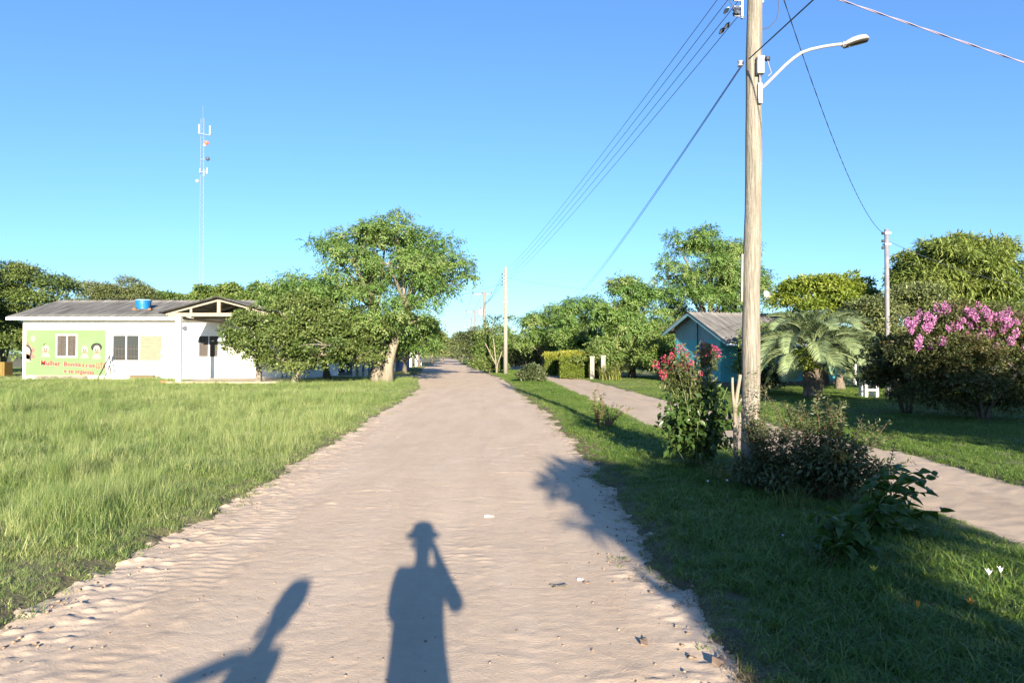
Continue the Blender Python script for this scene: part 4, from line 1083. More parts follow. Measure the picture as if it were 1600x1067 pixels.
# ================================================================== TREES, LEFT SIDE
FE = dict(spray=6, droop=.55, aspect=.36)
tree('spreading_tree', 'big spreading feathery tree with pale forked trunk beside the road', 'tree', (X(597, 38), 38, 0),
     px_lobes(38, 597, [(560, 364, 34, 24, .5), (617, 362, 48, 24, -.5), (662, 385, 42, 26, .3), (698, 418, 36, 26, -.6), (505, 382, 22, 10, 0), (548, 405, 46, 26, -1.6), (603, 412, 40, 26, -2.4), (648, 428, 40, 26, -2),
      (528, 446, 34, 20, -1), (578, 460, 38, 18, -2.8), (628, 478, 44, 20, -2.6), (694, 452, 28, 18, -1), (722, 432, 18, 20, 0), (655, 500, 28, 20, -1.8), (588, 508, 34, 16, -2.0), (642, 522, 26, 18, -.6), (548, 500, 36, 18, -1.0),
      (600, 390, 50, 25, 2.2), (660, 440, 45, 30, 2.6), (560, 440, 45, 30, 2.4), (664, 540, 20, 14, .8)]),
     leaf='leaf_feather', bark='bark_pale', n=52000, size=.17, rs=.60, spray_len=.42, flat=.5, dens=.54, shell=.55, fill=.62, under=.12, fork=3.3, tr=.30,
     trunks=[[(-.28, 0, -.1), (-.25, 0, .9), (-.12, .05, 1.7), (.0, .1, 2.5), (-.35, .3, 3.7)], [(.25, .05, -.1), (.33, .05, .9), (.55, .05, 1.8), (.85, .1, 2.7), (1.25, .3, 3.8)]], seed=3, twigs=.7, **FE)
tree_px('dense_tree', 'low dense dark-leaved tree with short pale stump before the white building', 'tree', 35.6, 460,
        [(396, 522, 46, 28), (445, 505, 52, 32, -.5), (500, 512, 55, 34, -.3), (548, 525, 44, 30, .3), (385, 550, 36, 16), (440, 562, 38, 14, -.6), (500, 556, 46, 16, -.5), (555, 560, 34, 14), (470, 484, 40, 20, .4), (405, 500, 34, 22, .6), (430, 535, 50, 28, -1.2), (510, 540, 50, 24, -1.3), (545, 500, 35, 22, 1), (400, 562, 30, 12, -.4), (475, 572, 34, 9, -.9), (520, 566, 36, 12, .4), (560, 556, 30, 18, .9), (578, 540, 22, 22, 1.2)],
        leaf='leaf_dark', bark='bark_pale', n=54000, size=.13, aspect=.62, rs=.50, flat=.7, dens=.75, shell=.6, fill=.6, tr=.19, fork=.75, seed=5, droop=.15)
tree_px('bushy_tree', 'mid-green tree with a pointed top rising behind the low dark one', 'tree', 42, 512,
        [(470, 436, 26, 18), (452, 462, 42, 22), (490, 462, 38, 24), (526, 470, 30, 26), (425, 470, 28, 16), (500, 500, 45, 30), (445, 495, 40, 25)], leaf='leaf_feather', bark='bark_grey', n=24000, size=.19, rs=.75, flat=.55, fill=.6, under=.12, dens=.8, seed=7, tr=.2, **FE)
behind = [
 ('rounded_tree', 'dark rounded tree at the picture edge with its crown overtopping the white building', 52, 60, [(28, 420, 26, 16), (62, 440, 34, 22), (88, 462, 28, 20), (20, 455, 35, 28), (50, 480, 45, 30), (95, 490, 22, 24), (10, 510, 30, 40), (40, 540, 40, 30), (80, 525, 30, 35)], 'leaf_dark', 26000, .24),
 ('rounded_tree', 'dark shaded tree standing alone beyond the gable end of the white building', 56, 8, [(-10, 450, 40, 30), (5, 490, 40, 40), (15, 540, 35, 35), (-20, 500, 30, 40)], 'leaf_dark', 14000, .26),
 ('woodland_tree', 'broad olive tree above the building roof, first beyond the dark rounded tree', 66, 165, [(150, 444, 34, 14), (190, 440, 34, 14), (135, 462, 26, 16), (175, 462, 40, 16), (215, 452, 26, 14)], 'leaf_olive', 15000, .30),
 ('woodland_tree', 'pale olive tree over the roof ridge above the blue tank', 70, 235, [(225, 452, 30, 12), (252, 460, 28, 13), (210, 466, 30, 12), (262, 470, 25, 10)], 'leaf_mid', 11000, .30),
 ('woodland_tree', 'low grey-green tree over the roof between the blue tank and the porch gable', 74, 290, [(280, 464, 30, 12), (300, 458, 20, 10), (262, 468, 20, 10)], 'leaf_olive', 8000, .30),
 ('woodland_tree', 'rounded green tree right behind the porch gable below the radio mast', 64, 340, [(338, 446, 28, 16), (318, 458, 24, 14), (362, 460, 26, 14), (340, 470, 40, 14)], 'leaf_mid', 13000, .26),
 ('woodland_tree', 'light green tree between the porch gable and the pointed tree', 60, 412, [(412, 444, 24, 14), (395, 460, 20, 14), (428, 458, 24, 16), (412, 480, 34, 20)], 'leaf_mid', 11000, .24),
]
behind = [behind[0], behind[1]] + [(a, b, c, e, [(q[0], q[1] + 12, q[2], q[3]) for q in f_], g_, int(n_ * 1.2), z_) for (a, b, c, e, f_, g_, n_, z_) in behind[2:]]
for k, (nm, lab, d, bx, lobes, lf, n, sz) in enumerate(behind):
    tree_px(nm, lab, 'tree', d, bx, lobes, leaf=lf, bark='bark_grey', n=n, size=sz * (.8, 1, .7, .9, .75, 1, 1)[k], aspect=(.5, .5, .3, .5, .35, .6, .5)[k], rs=(1.05, 1.1, .75, .9, .7, 1.0, .9)[k], flat=.65, dens=(.75, .75, .9, .7, .9, .75, .7)[k], fill=.6, under=.12, seed=40 + k, tr=.25, twigs=.3, group='trees behind the white building')
# down the road on the left
down_left = [
 ('roadside_tree', 'bright green tree leaning over the verge just beyond the big spreading tree', 56, 632, [(635, 545, 30, 20), (655, 520, 26, 22), (625, 520, 30, 25), (668, 540, 18, 18), (600, 545, 30, 20)], 'leaf_lime', 12000, .22),
 ('roadside_tree', 'tall green tree hanging over the white gate pillars', 78, 655, [(655, 512, 18, 14), (668, 528, 18, 14), (645, 530, 22, 16), (676, 545, 12, 10), (630, 520, 25, 20)], 'leaf_mid', 10000, .28),
 ('roadside_tree', 'brownish-green tree past the white gate pillars', 100, 675, [(680, 532, 13, 14), (690, 545, 12, 10), (668, 540, 16, 14), (660, 552, 12, 6)], 'leaf_olive', 7000, .36),
 ('roadside_tree', 'last small tree on the verge before the road end', 130, 692, [(694, 540, 12, 10), (684, 548, 12, 8), (700, 550, 8, 5)], 'leaf_mid', 5000, .42)]
for k, (nm, lab, d, bx, lobes, lf, n, sz) in enumerate(down_left):
    tree_px(nm, lab, 'tree', d, bx, lobes, leaf=lf, bark='bark_grey', n=n, size=sz, aspect=.5, rs=.9, flat=.7, seed=60 + k, tr=.2, twigs=.3, group='trees along the far verge of the road')
# end of the road
ends = [('far_tree', 'low dark tree closing off the end of the road', 205, 715, [(712, 545, 14, 9), (700, 550, 12, 7), (725, 548, 12, 9)], 'leaf_mid', 5000, .6),
        ('far_tree', 'rounded tree at the road end below the smallest crossarm pole', 190, 732, [(732, 535, 12, 13), (742, 545, 12, 10), (722, 546, 12, 9)], 'leaf_olive', 6000, .55),
        ('roadside_bush', 'olive bushy tree beneath the distant crossarm poles', 125, 722, [(718, 535, 12, 12), (728, 548, 14, 12), (708, 552, 10, 9), (740, 530, 14, 14)], 'leaf_olive', 7000, .40),
        ('roadside_bush', 'dusty grey-green bush with pinkish tips in the median thicket', 92, 738, [(735, 530, 18, 18), (745, 550, 20, 16), (728, 552, 14, 12), (760, 540, 16, 22)], 'leaf_grey', 9000, .28),
        ('roadside_bush', 'bright yellow-green shrub in the median thicket', 78, 750, [(749, 552, 8, 12), (752, 562, 9, 8)], 'leaf_hedge', 2500, .22),
        ('roadside_bush', 'dark green bush behind the little tree with pale forked stems', 70, 772, [(772, 530, 20, 22), (785, 548, 22, 20), (760, 556, 18, 14), (772, 560, 20, 10)], 'leaf_mid', 10000, .20)]
for k, (nm, lab, d, bx, lobes, lf, n, sz) in enumerate(ends):
    tree_px(nm, lab, 'tree' if 'tree' in nm else 'bush', d, bx, lobes, leaf=lf, bark='bark_grey', n=n, size=sz, aspect=.5, rs=.8, flat=.7, seed=80 + k, tr=.15, twigs=.3)
t = tree_px('young_tree', 'slim young tree with pale forked bare stems beside the concrete pole', 'tree', 54, 776, [(770, 505, 9, 8), (790, 500, 10, 6), (775, 520, 12, 10), (757, 520, 8, 8), (792, 525, 8, 8)],
            leaf='leaf_dark', bark='bark_pale', n=900, size=.2, aspect=.4, rs=.5, seed=91, tr=.05, fork=1.2, trunks=[[(0, 0, -.1), (-.05, 0, .9), (-.2, 0, 2.2), (-.35, 0, 3.6)], [(0, 0, -.1), (.08, 0, .8), (.45, 0, 1.8), (.7, 0, 3.2)], [(0, 0, .6), (-.5, 0, 1.6), (-.9, 0, 2.4)]])

# ================================================================== TREES, RIGHT SIDE
rowr = [
 ('feathery_tree', 'lowest feathery tree of the row, standing closest to the concrete pole', 60, 850, [(828, 508, 22, 16), (858, 492, 30, 20), (885, 505, 28, 22), (845, 530, 34, 22), (815, 530, 16, 20), (880, 535, 30, 25)], 15000),
 ('feathery_tree', 'feathery tree rising directly behind the clipped hedge', 53, 915, [(908, 482, 30, 20), (938, 496, 26, 20), (900, 512, 34, 24), (945, 522, 28, 24), (915, 545, 40, 24), (880, 520, 20, 25)], 17000),
 ('feathery_tree', 'pointed feathery tree between the hedge and the teal house', 45, 988, [(985, 450, 28, 16), (965, 478, 32, 20), (1008, 476, 32, 22), (985, 510, 42, 24), (1015, 540, 30, 26), (958, 545, 30, 26), (1035, 510, 22, 20)], 24000),
 ('feathery_tree', 'tallest broad feathery tree rising behind the teal house roof', 52, 1110, [(1062, 388, 32, 20), (1110, 378, 42, 18), (1052, 428, 34, 22), (1105, 420, 46, 24, -2), (1156, 400, 34, 22), (1160, 438, 34, 22), (1192, 440, 26, 20), (1085, 462, 44, 18, -2), (1140, 472, 38, 18), (1040, 470, 28, 18), (1195, 468, 22, 14), (1110, 440, 50, 30, 2.5), (1055, 500, 40, 18, 1), (1150, 500, 45, 18, 1)], 40000)]
for k, (nm, lab, d, bx, lobes, n) in enumerate(rowr):
    tree_px(nm, lab, 'tree', d, bx, lobes, leaf='leaf_feather', bark='bark_grey', n=int(n * 1.3), size=.21, rs=.70, spray_len=.45, flat=.5, dens=.65, fill=.6, under=.12, seed=100 + k, tr=.26, twigs=.4, group='feathery trees along the track', **FE)
more = [
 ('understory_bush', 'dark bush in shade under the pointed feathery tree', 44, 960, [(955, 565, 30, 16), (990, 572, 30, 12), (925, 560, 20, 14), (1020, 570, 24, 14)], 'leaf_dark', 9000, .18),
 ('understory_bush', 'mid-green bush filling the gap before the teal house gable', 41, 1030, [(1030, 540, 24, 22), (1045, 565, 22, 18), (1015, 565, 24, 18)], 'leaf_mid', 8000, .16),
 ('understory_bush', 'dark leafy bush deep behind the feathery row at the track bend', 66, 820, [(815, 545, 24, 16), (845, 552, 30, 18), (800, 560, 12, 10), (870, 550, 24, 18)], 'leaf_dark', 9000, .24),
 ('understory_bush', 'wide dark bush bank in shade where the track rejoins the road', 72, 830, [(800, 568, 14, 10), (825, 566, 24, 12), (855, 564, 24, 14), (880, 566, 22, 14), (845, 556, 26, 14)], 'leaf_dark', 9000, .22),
 ('orchard_tree', 'domed lime-green tree behind the palm', 34, 1290, [(1262, 456, 30, 16), (1290, 446, 26, 14), (1318, 442, 24, 16), (1345, 460, 30, 20), (1238, 470, 20, 16), (1300, 470, 40, 20, -.8), (1270, 490, 40, 20, -.6), (1335, 492, 38, 24)], 'leaf_lime', 26000, .17),
 ('shade_shrub', 'dull grey-green shrubby tree around the slim steel pole', 27, 1405, [(1378, 478, 30, 26), (1428, 465, 36, 28), (1398, 520, 46, 30), (1450, 512, 36, 30), (1440, 545, 46, 25), (1358, 530, 28, 30), (1345, 495, 18, 20)], 'leaf_olive', 30000, .13),
 ('garden_tree', 'dark tree at the far picture edge past the bright willow-leaved one', 42, 1590, [(1590, 450, 20, 20), (1610, 480, 30, 30), (1580, 500, 25, 30)], 'leaf_dark', 9000, .2),
 ('porch_shading_shrub', 'tall leafy shrub added to shade the teal porch wall, half behind the wooden pole', 30.5, 1184, [(1180, 540, 14, 26), (1192, 560, 14, 30), (1178, 575, 14, 24), (1200, 530, 12, 16)], 'leaf_mid', 7000, .13),  # added shrub, keeps the sun off the teal front wall
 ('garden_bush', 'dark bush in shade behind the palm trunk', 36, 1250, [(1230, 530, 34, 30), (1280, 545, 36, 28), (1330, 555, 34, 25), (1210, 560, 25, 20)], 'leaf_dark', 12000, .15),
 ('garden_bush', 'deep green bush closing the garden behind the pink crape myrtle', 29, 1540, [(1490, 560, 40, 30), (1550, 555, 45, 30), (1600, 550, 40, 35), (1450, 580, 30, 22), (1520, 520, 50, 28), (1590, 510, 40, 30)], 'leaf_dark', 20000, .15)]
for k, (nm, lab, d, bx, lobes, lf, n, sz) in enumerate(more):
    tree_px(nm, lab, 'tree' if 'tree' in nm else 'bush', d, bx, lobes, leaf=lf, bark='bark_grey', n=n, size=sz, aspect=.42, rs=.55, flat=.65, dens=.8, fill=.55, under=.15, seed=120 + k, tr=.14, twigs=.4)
tree_px('willow_leaved_tree', 'tall bright dome-shaped tree with long drooping leaves past the steel pole', 'tree', 31, 1490,
        [(1446, 408, 30, 22), (1482, 386, 24, 16), (1514, 380, 22, 16), (1545, 408, 28, 26), (1566, 440, 18, 22), (1478, 440, 52, 30, -1), (1535, 462, 40, 32, -.6), (1428, 440, 26, 28), (1500, 485, 62, 24, -.6), (1555, 500, 36, 24), (1500, 420, 50, 30, -1.4), (1450, 480, 36, 28)],
        leaf='leaf_bamboo', bark='bark_grey', n=44000, size=.27, aspect=.2, rs=.55, flat=.8, dens=.75, fill=.55, under=.15, droop=.75, seed=140, tr=.2, twigs=.4)

# clipped hedges
def hedge(label, d, px0, px1, top, depth, n, seed, rz=0):
    rng = np.random.default_rng(seed)
    x0, x1 = X(px0, d), X(px1, d); w = x1 - x0; h = Z(top, d)
    t = thing('clipped_hedge', label, 'hedge', ((x0 + x1) / 2, d + depth / 2, 0), rz, 'clipped hedges along the track')
    f = rng.random(n); P = np.empty((n, 3)); D = np.empty((n, 3))
    a = f < .32; b = (f >= .32) & (f < .70); c = f >= .70
    P[:, 0] = rng.uniform(-w / 2, w / 2, n); P[:, 1] = rng.uniform(-depth / 2, depth / 2, n); P[:, 2] = rng.uniform(.05, h, n)
    P[a, 2] = h; D[a] = (0, 0, 1); P[b, 1] = -depth / 2; D[b] = (0, -1, 0)
    sg = np.where(rng.random(c.sum()) < .7, -1, 1); P[c, 0] = sg * w / 2; D[c] = np.column_stack([sg, 0 * sg, 0 * sg])
    P += rng.normal(size=(n, 3)) * .045 + D * (fbm(P[:, 0] * 1.7 + P[:, 1], P[:, 2] * 2, 3) - .5)[:, None] * .25
    P -= D * np.abs(rng.normal(size=(n, 1))) * .05
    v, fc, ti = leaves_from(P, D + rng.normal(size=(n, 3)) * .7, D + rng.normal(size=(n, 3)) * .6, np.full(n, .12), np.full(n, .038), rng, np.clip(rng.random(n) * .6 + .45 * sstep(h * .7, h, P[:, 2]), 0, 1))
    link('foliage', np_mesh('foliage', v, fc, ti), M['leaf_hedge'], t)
    MB().box(-w / 2 + .12, w / 2 - .12, -depth / 2 + .12, depth / 2 - .12, 0, h - .12).build('woody_core', M['bark_dark'], t)
hedge('long clipped hedge with yellow-green top ending at the pale gate posts', 44, 880, 945, 551, 3.4, 22000, 1, R(-4))
hedge('short rounded end of clipped hedge further down the track', 50, 853, 878, 554, 2.6, 9000, 2)

# ------------------------------------------------------------------ palm
def frond_mesh(name, el, L, seed, nl=58, bend=1.9):
    rng = np.random.default_rng(seed)
    ns = 16; p = np.zeros(3); pts = [p.copy()]; tang = []
    for i in range(ns):
        t = i / ns; a = el - bend * t ** 1.25
        d = np.array([math.cos(a), 0, math.sin(a)]); tang.append(d); p = p + d * L / ns; pts.append(p.copy())
    pts = np.array(pts); tang.append(tang[-1]); tang = np.array(tang)
    tt = np.linspace(.2, .99, nl)
    pos = np.column_stack([np.interp(tt, np.linspace(0, 1, ns + 1), pts[:, k]) for k in range(3)])
    tg = unit(np.column_stack([np.interp(tt, np.linspace(0, 1, ns + 1), tang[:, k]) for k in range(3)]))
    upv = unit(np.cross(tg, np.array([[0, 1.0, 0]]) * np.ones((nl, 1)))) * -1
    V, F, T = [], [], []
    n0 = 0
    for sg in (-1, 1):
        side = np.array([[0, sg * 1.0, 0]])
        ax = tg * .75 + side * .62 + upv * -.0 + np.where(upv[:, 2:3] > 0, upv, -upv) * .42 + rng.normal(size=(nl, 3)) * .07
        ln = (.62 * np.sin(np.clip(tt * 1.02, 0, 1) ** .75 * PI) ** .6 + .10) * (L / 2.4)
        ax = unit(ax)
        # each leaflet: a narrow strip bent down at the tip (two quads as four triangles)
        w = .016
        nrm = unit(np.cross(ax, tg)); wid = unit(np.cross(ax, nrm)) * w
        m = pos + ax * ln[:, None] * .55; tip = pos + ax * ln[:, None]; tip[:, 2] -= ln * .22
        q = np.stack([pos - wid * .5, pos + wid * .5, m + wid, m - wid, tip], 1).reshape(-1, 3)
        i = np.arange(nl)[:, None] * 5 + n0
        F.append(np.concatenate([i + np.array([[0, 1, 2]]), i + np.array([[0, 2, 3]]), i + np.array([[3, 2, 4]])])); V.append(q); n0 += len(q)
        T.append(np.repeat(.2 + .6 * rng.random(nl), 5))
    # rachis, three sided
    r = np.linspace(.032, .006, ns + 1)
    for k in range(ns + 1):
        for a in (0, 2.1, 4.2): V.append((pts[k] + np.array([-math.sin(a) * 0, math.cos(a), math.sin(a)]) * r[k])[None]); T.append(np.array([.95]))
    b = n0
    for k in range(ns):
        for a in range(3):
            a2 = (a + 1) % 3
            F.append(np.array([[b + k * 3 + a, b + k * 3 + a2, b + k * 3 + 3 + a2], [b + k * 3 + a, b + k * 3 + 3 + a2, b + k * 3 + 3 + a]]))
    me = np_mesh(name, np.concatenate(V), np.concatenate(F), np.concatenate(T)); me.materials.append(M['palm_leaf']); return me
pm = thing('palm_tree', 'blue-green feather palm with arching fronds and stout trunk by the teal house', 'palm', (X(1270, 25), 25, 0))
mb = MB(); mb.tube([(0, 0, -.1), (0, 0, .4), (.02, 0, 1.0), (.03, 0, 1.55)], [.36, .31, .31, .24], 14, wob=.1); mb.build('trunk', M['bark_palm'], pm, smooth=False)
random.seed(5)
stub = MB()
stub.add([(-.075, 0, 0), (.075, 0, 0), (.04, -.10, .30), (-.04, -.10, .30), (-.075, .06, 0), (.075, .06, 0), (.04, -.05, .31), (-.04, -.05, .31)], [(0, 1, 2, 3), (5, 4, 7, 6), (0, 4, 5, 1), (1, 5, 6, 2), (2, 6, 7, 3), (3, 7, 4, 0)])
sm_ = stub.mesh('leaf_stub'); sm_.materials.append(M['bark_palm'])
for k in range(54):
    a = k * 2.399; z = .12 + 1.35 * k / 54; rr = .30 - .05 * z
    link('leaf_stub', sm_, None, pm, (math.sin(a) * rr, -math.cos(a) * rr, z), (0, 0, a), .8 + .5 * random.random())
fm = [frond_mesh('frond', e, l, 5 + i, bend=b) for i, (e, l, b) in enumerate(((1.45, 2.1, 1.7), (1.2, 2.4, 2.0), (.95, 2.5, 2.1), (.65, 2.5, 2.0), (.3, 2.3, 1.7), (-.05, 1.9, 1.2)))]
for k in range(46):
    lev = min(5, int(k / 46 * 6)); a = k * 2.399 + random.uniform(-.2, .2)
    link('frond', fm[lev], None, pm, (math.cos(a) * .08, math.sin(a) * .08, 1.72 - .05 * lev), (random.uniform(-.12, .12), random.uniform(-.1, .1), a), random.uniform(.88, 1.08))
t2 = tree_px('garden_sapling', 'small leafy sapling growing against the palm trunk', 'plant', 24.3, 1262, [(1255, 560, 12, 9), (1270, 552, 10, 8), (1264, 572, 12, 8)], leaf='leaf_lime', bark='stem_red' if False else 'bark_grey', n=900, size=.13, rs=.18, seed=77, tr=.03)
tree_px('brown_trunk_palm', 'second thicker dark trunk with hanging fronds in shade behind the palm', 'palm', 30, 1312, [(1312, 540, 22, 14), (1300, 555, 18, 12), (1326, 556, 16, 12)], leaf='palm_leaf', bark='bark_palm', n=2500, size=.4, aspect=.08, rs=.4, droop=.8, seed=78, tr=.2, fork=1.1)

# ------------------------------------------------------------------ flowering crape myrtle and its neighbours
def petal_cluster(name, m, seed, n=70, r=.16, sz=.05):
    rng = np.random.default_rng(seed)
    d = unit(rng.normal(size=(n, 3))); p = d * r * rng.random((n, 1)) ** .4 * np.array([[.75, .75, 1.25]])
    v, f, ti = leaves_from(p, d + rng.normal(size=(n, 3)) * .6, d + rng.normal(size=(n, 3)) * .6, np.full(n, sz) * (.7 + .6 * rng.random(n)), np.full(n, sz * .38), rng, rng.random(n))
    me = np_mesh(name, v, f, ti); me.materials.append(m); return me
cm_l = [(1450, 515, 44, 24), (1500, 502, 44, 22), (1552, 508, 48, 22), (1592, 522, 36, 26), (1436, 550, 40, 26), (1500, 552, 48, 30, -.5), (1560, 560, 48, 32, -.5), (1610, 562, 40, 36), (1428, 588, 34, 20), (1480, 596, 40, 20), (1550, 602, 44, 22), (1625, 530, 30, 28), (1600, 600, 40, 25), (1470, 624, 44, 15), (1530, 630, 40, 14, .4), (1585, 628, 44, 16), (1510, 600, 50, 24, -.6), (1440, 612, 30, 15)]
cm_st = [[(math.cos(a) * .07, math.sin(a) * .07, -.1), (math.cos(a) * .15, math.sin(a) * .12, .25), (math.cos(a) * .5, math.sin(a) * .35, .7), (math.cos(a) * .95, math.sin(a) * .6, 1.15)] for a in (.2, 1.2, 2.2, 3.1, 4.0, 5.2)]
cmt = tree_px('crape_myrtle', 'large crape myrtle topped with pink blossom on the shaded lawn', 'flowering tree', 16.6, 1535, cm_l, leaf='leaf_myrtle', bark='bark_dark', n=46000, size=.075, aspect=.5, rs=.28, flat=.8, seed=150, tr=.055, trunks=cm_st, twigs=.3, shell=.45)
pk = [petal_cluster('flower_cluster', M['petal_pink'], s_, 90, .11, .05) for s_ in (1, 2, 3)]
random.seed(11)
x0 = X(1535, 16.6)
random.seed(12)
spots = [(random.uniform(1425, 1605), random.uniform(486, 545)) for _ in range(16)] + [(1432, 500), (1457, 500), (1507, 500), (1517, 508), (1548, 503), (1534, 515), (1498, 510), (1588, 520), (1437, 488), (1449, 494), (1418, 502), (1424, 509), (1464, 478), (1470, 487), (1480, 484), (1490, 480), (1487, 492), (1500, 487), (1512, 484), (1520, 488), (1530, 479), (1536, 489), (1545, 492), (1556, 494), (1567, 494), (1575, 497), (1585, 494), (1593, 490), (1600, 497), (1578, 505), (1568, 511), (1590, 503), (1482, 513), (1470, 533), (1558, 540), (1580, 532), (1425, 517), (1452, 512), (1498, 497), (1462, 491), (1526, 497), (1608, 488), (1540, 482), (1476, 478)]
for i, (px_, py_) in enumerate(spots):
    D = 16.6 - random.uniform(.45, 1.0) if py_ > 497 else 16.6 - random.uniform(.0, .8)
    link('flower_cluster', random.choice(pk), None, cmt, (X(px_, D) - x0, D - 16.6, Z(py_, D)), (random.uniform(-.4, .4), random.uniform(-.4, .4), random.random() * 6), random.uniform(.5, .95))
mys = [[(math.cos(a) * .08, math.sin(a) * .08, -.1), (math.cos(a) * .2, math.sin(a) * .2, .5), (math.cos(a) * .45, math.sin(a) * .4, 1.0)] for a in (.1, .9, 1.8, 2.7, 3.4, 4.3, 5.4)]
tree_px('dark_shrub', 'dark many-stemmed shrub standing between steel pole and pink crape myrtle', 'bush', 18.4, 1415, [(1372, 568, 32, 22), (1402, 588, 38, 25), (1440, 596, 36, 24), (1390, 548, 28, 22), (1450, 568, 32, 25), (1425, 612, 28, 16), (1368, 595, 22, 18), (1420, 560, 34, 24)],
        leaf='leaf_myrtle', bark='bark_dark', n=26000, size=.08, aspect=.5, rs=.26, seed=151, tr=.03, trunks=mys, twigs=.3)

# ================================================================== PLANTS ON THE STRIP
def stemmed(name, label, cat, loc, stems, leaf, stem_m, lsize, per_m, aspect=.4, seed=1, droop=.2, frm=.15, group=None, srad=.007, jit=.0, mass=None, mass_n=0, mass_rs=.12):
    """each stem a part; small leaves set alternately along the stems joined as foliage"""
    rng = np.random.default_rng(seed)
    t = thing(name, label, cat, loc, 0, group)
    P, A, Nn, T, Ls = [], [], [], [], []
    for pts in stems:
        q = bez(pts[0], pts[1], pts[2], 9)
        MB().tube(q, [srad * (1.2 - .9 * i / 9) for i in range(10)], 5).build('stem', M[stem_m], t, smooth=True)
        q = np.array([list(p) for p in q]); seg = np.linalg.norm(np.diff(q, axis=0), axis=1); L = seg.sum()
        k = max(3, int(L * per_m)); tt = np.sort(rng.uniform(frm, 1, k)); u = np.linspace(0, 1, 10)
        p = np.column_stack([np.interp(tt, u, q[:, j]) for j in range(3)])
        d = unit(np.column_stack([np.interp(tt, u[:-1], np.diff(q, axis=0)[:, j]) for j in range(3)]))
        r = unit(rng.normal(size=(k, 3)))
        a = unit(np.cross(d, r)) * .9 + d * .55; a[:, 2] -= droop
        P.append(p + rng.normal(size=(k, 3)) * jit); A.append(a); Nn.append(np.array([[0, 0, 1.0]]) + rng.normal(size=(k, 3)) * .5)
        T.append(np.clip(rng.random() * .3 + rng.random(k) * .55 + .15 * tt, 0, 1)); Ls.append(lsize * (.6 + .7 * rng.random(k)) * (1.1 - .45 * tt))
    P, A, Nn, T, Ls = map(np.concatenate, (P, A, Nn, T, Ls))
    v, f, ti = leaves_from(P, A, Nn, Ls, Ls * aspect * .5, rng, T)
    if mass:
        cl_, _ = sub_clumps(mass, rng, mass_rs, .9, .8, .4)
        v2, f2, t2_ = clump_leaves(cl_, mass_n, lsize, aspect, rng, droop, fill=.3, under=.6)
        v = np.concatenate([v, v2]); f = np.concatenate([f, f2 + len(ti)]); ti = np.concatenate([ti, t2_])
    link('foliage', np_mesh('foliage', v, f, ti), M[leaf], t)
    return t
def blade_leaf(name, L, W, m, seed, heart=True, curl=.3):
    """a broad pointed leaf with a midrib fold, drooping along its length"""
    rng = np.random.default_rng(seed); V, F, T = [], [], []
    n = 7; prof = [.10, .78, 1.0, .92, .68, .36, .02] if heart else [.06, .45, .8, .95, .75, .4, .02]
    for i in range(n):
        t = i / (n - 1); a = .15 - curl * 2.2 * t
        x = L * t * (1 - .1 * curl * t); z = .12 * L * t - curl * L * t * t * .8
        w = W * prof[i] * .5 * (1 + .06 * rng.normal())
        V += [(x, -w, z + w * .35), (x, -w * .5, z + w * .05), (x, 0, z - .0), (x, w * .5, z + w * .05), (x, w, z + w * .35)]; T += [.45 + .3 * rng.random()] * 5
    for i in range(n - 1):
        for k in range(4):
            q = i * 5 + k; F += [(q, q + 5, q + 6), (q, q + 6, q + 1)]
    me = np_mesh(name, np.array(V), np.array(F), np.array(T), True); me.materials.append(m); return me
def leafy(t, leaf_meshes, stems, per_stem, rng, smin, smax, stem_m, srad, petiole=.05):
    for pts in stems:
        q = bez(*pts, 8); MB().tube(q, [srad * (1.2 - .08 * i) for i in range(9)], 6).build('stem', M[stem_m], t, smooth=True)
        for j in range(per_stem):
            u = .22 + .78 * (j + rng.random() * .5) / per_stem; u = min(u, 1); i = min(7, int(u * 8)); p = q[i].lerp(q[i + 1], u * 8 - i)
            a = j * 2.4 + rng.random() * .8; el = rng.uniform(-.35, .35) + (.5 if u > .9 else 0)
            link('leaf', leaf_meshes[int(rng.integers(len(leaf_meshes)))], None, t, p + Vector((math.cos(a), math.sin(a), .1)) * .015, (rng.uniform(-.9, .9), .25 - el, a), rng.uniform(smin, smax) * (1.15 - .45 * u))
rng = np.random.default_rng(5); random.seed(21)
def gl(x, y): return (x, y, gz(x, y) - .01)

# flowering bush by the pole: glossy leafy hibiscus below, red-pink blossom on thin stems above
bx_, by_ = X(1085, 9.7), 9.7
pb = thing('flowering_bush', 'leafy bush with red-pink blossom growing beside the wooden pole', 'flowering bush', gl(bx_, by_))
glm = [blade_leaf('leaf', .14, .085, M['leaf_glossy'], s_, False, .3) for s_ in (1, 2, 3)]
st = []
for k in range(19):
    a = k * 2.399; r = .08 + .34 * math.sqrt((k + .5) / 19); h = random.uniform(.55, 1.15)
    st.append(((math.cos(a) * .1, math.sin(a) * .1, 0), (math.cos(a) * r * .6, math.sin(a) * r * .6, h * .5), (math.cos(a) * r * 1.25, math.sin(a) * r * 1.1, h)))
leafy(pb, glm, st, 15, rng, .75, 1.25, 'stem_green', .008)
rcl = [petal_cluster('flower_cluster', M['petal_red'], s_, 34, .05, .026) for s_ in (4, 5, 6)]
fl = [(1025, 570), (1038, 561), (1046, 565), (1052, 572), (1058, 569), (1064, 566), (1068, 572), (1074, 573), (1050, 556), (1042, 578), (1062, 579), (1088, 581), (1095, 583), (1075, 598), (1082, 610), (1114, 541), (1118, 546), (1110, 550), (1098, 545), (1121, 552), (1036, 585), (1044, 587), (1060, 545), (1065, 541), (1090, 556), (1105, 560), (1030, 574), (1072, 552), (1084, 590), (1055, 588), (1098, 534), (1079, 566)]
xs_, ys_, zs_ = pb.location
P_ = []
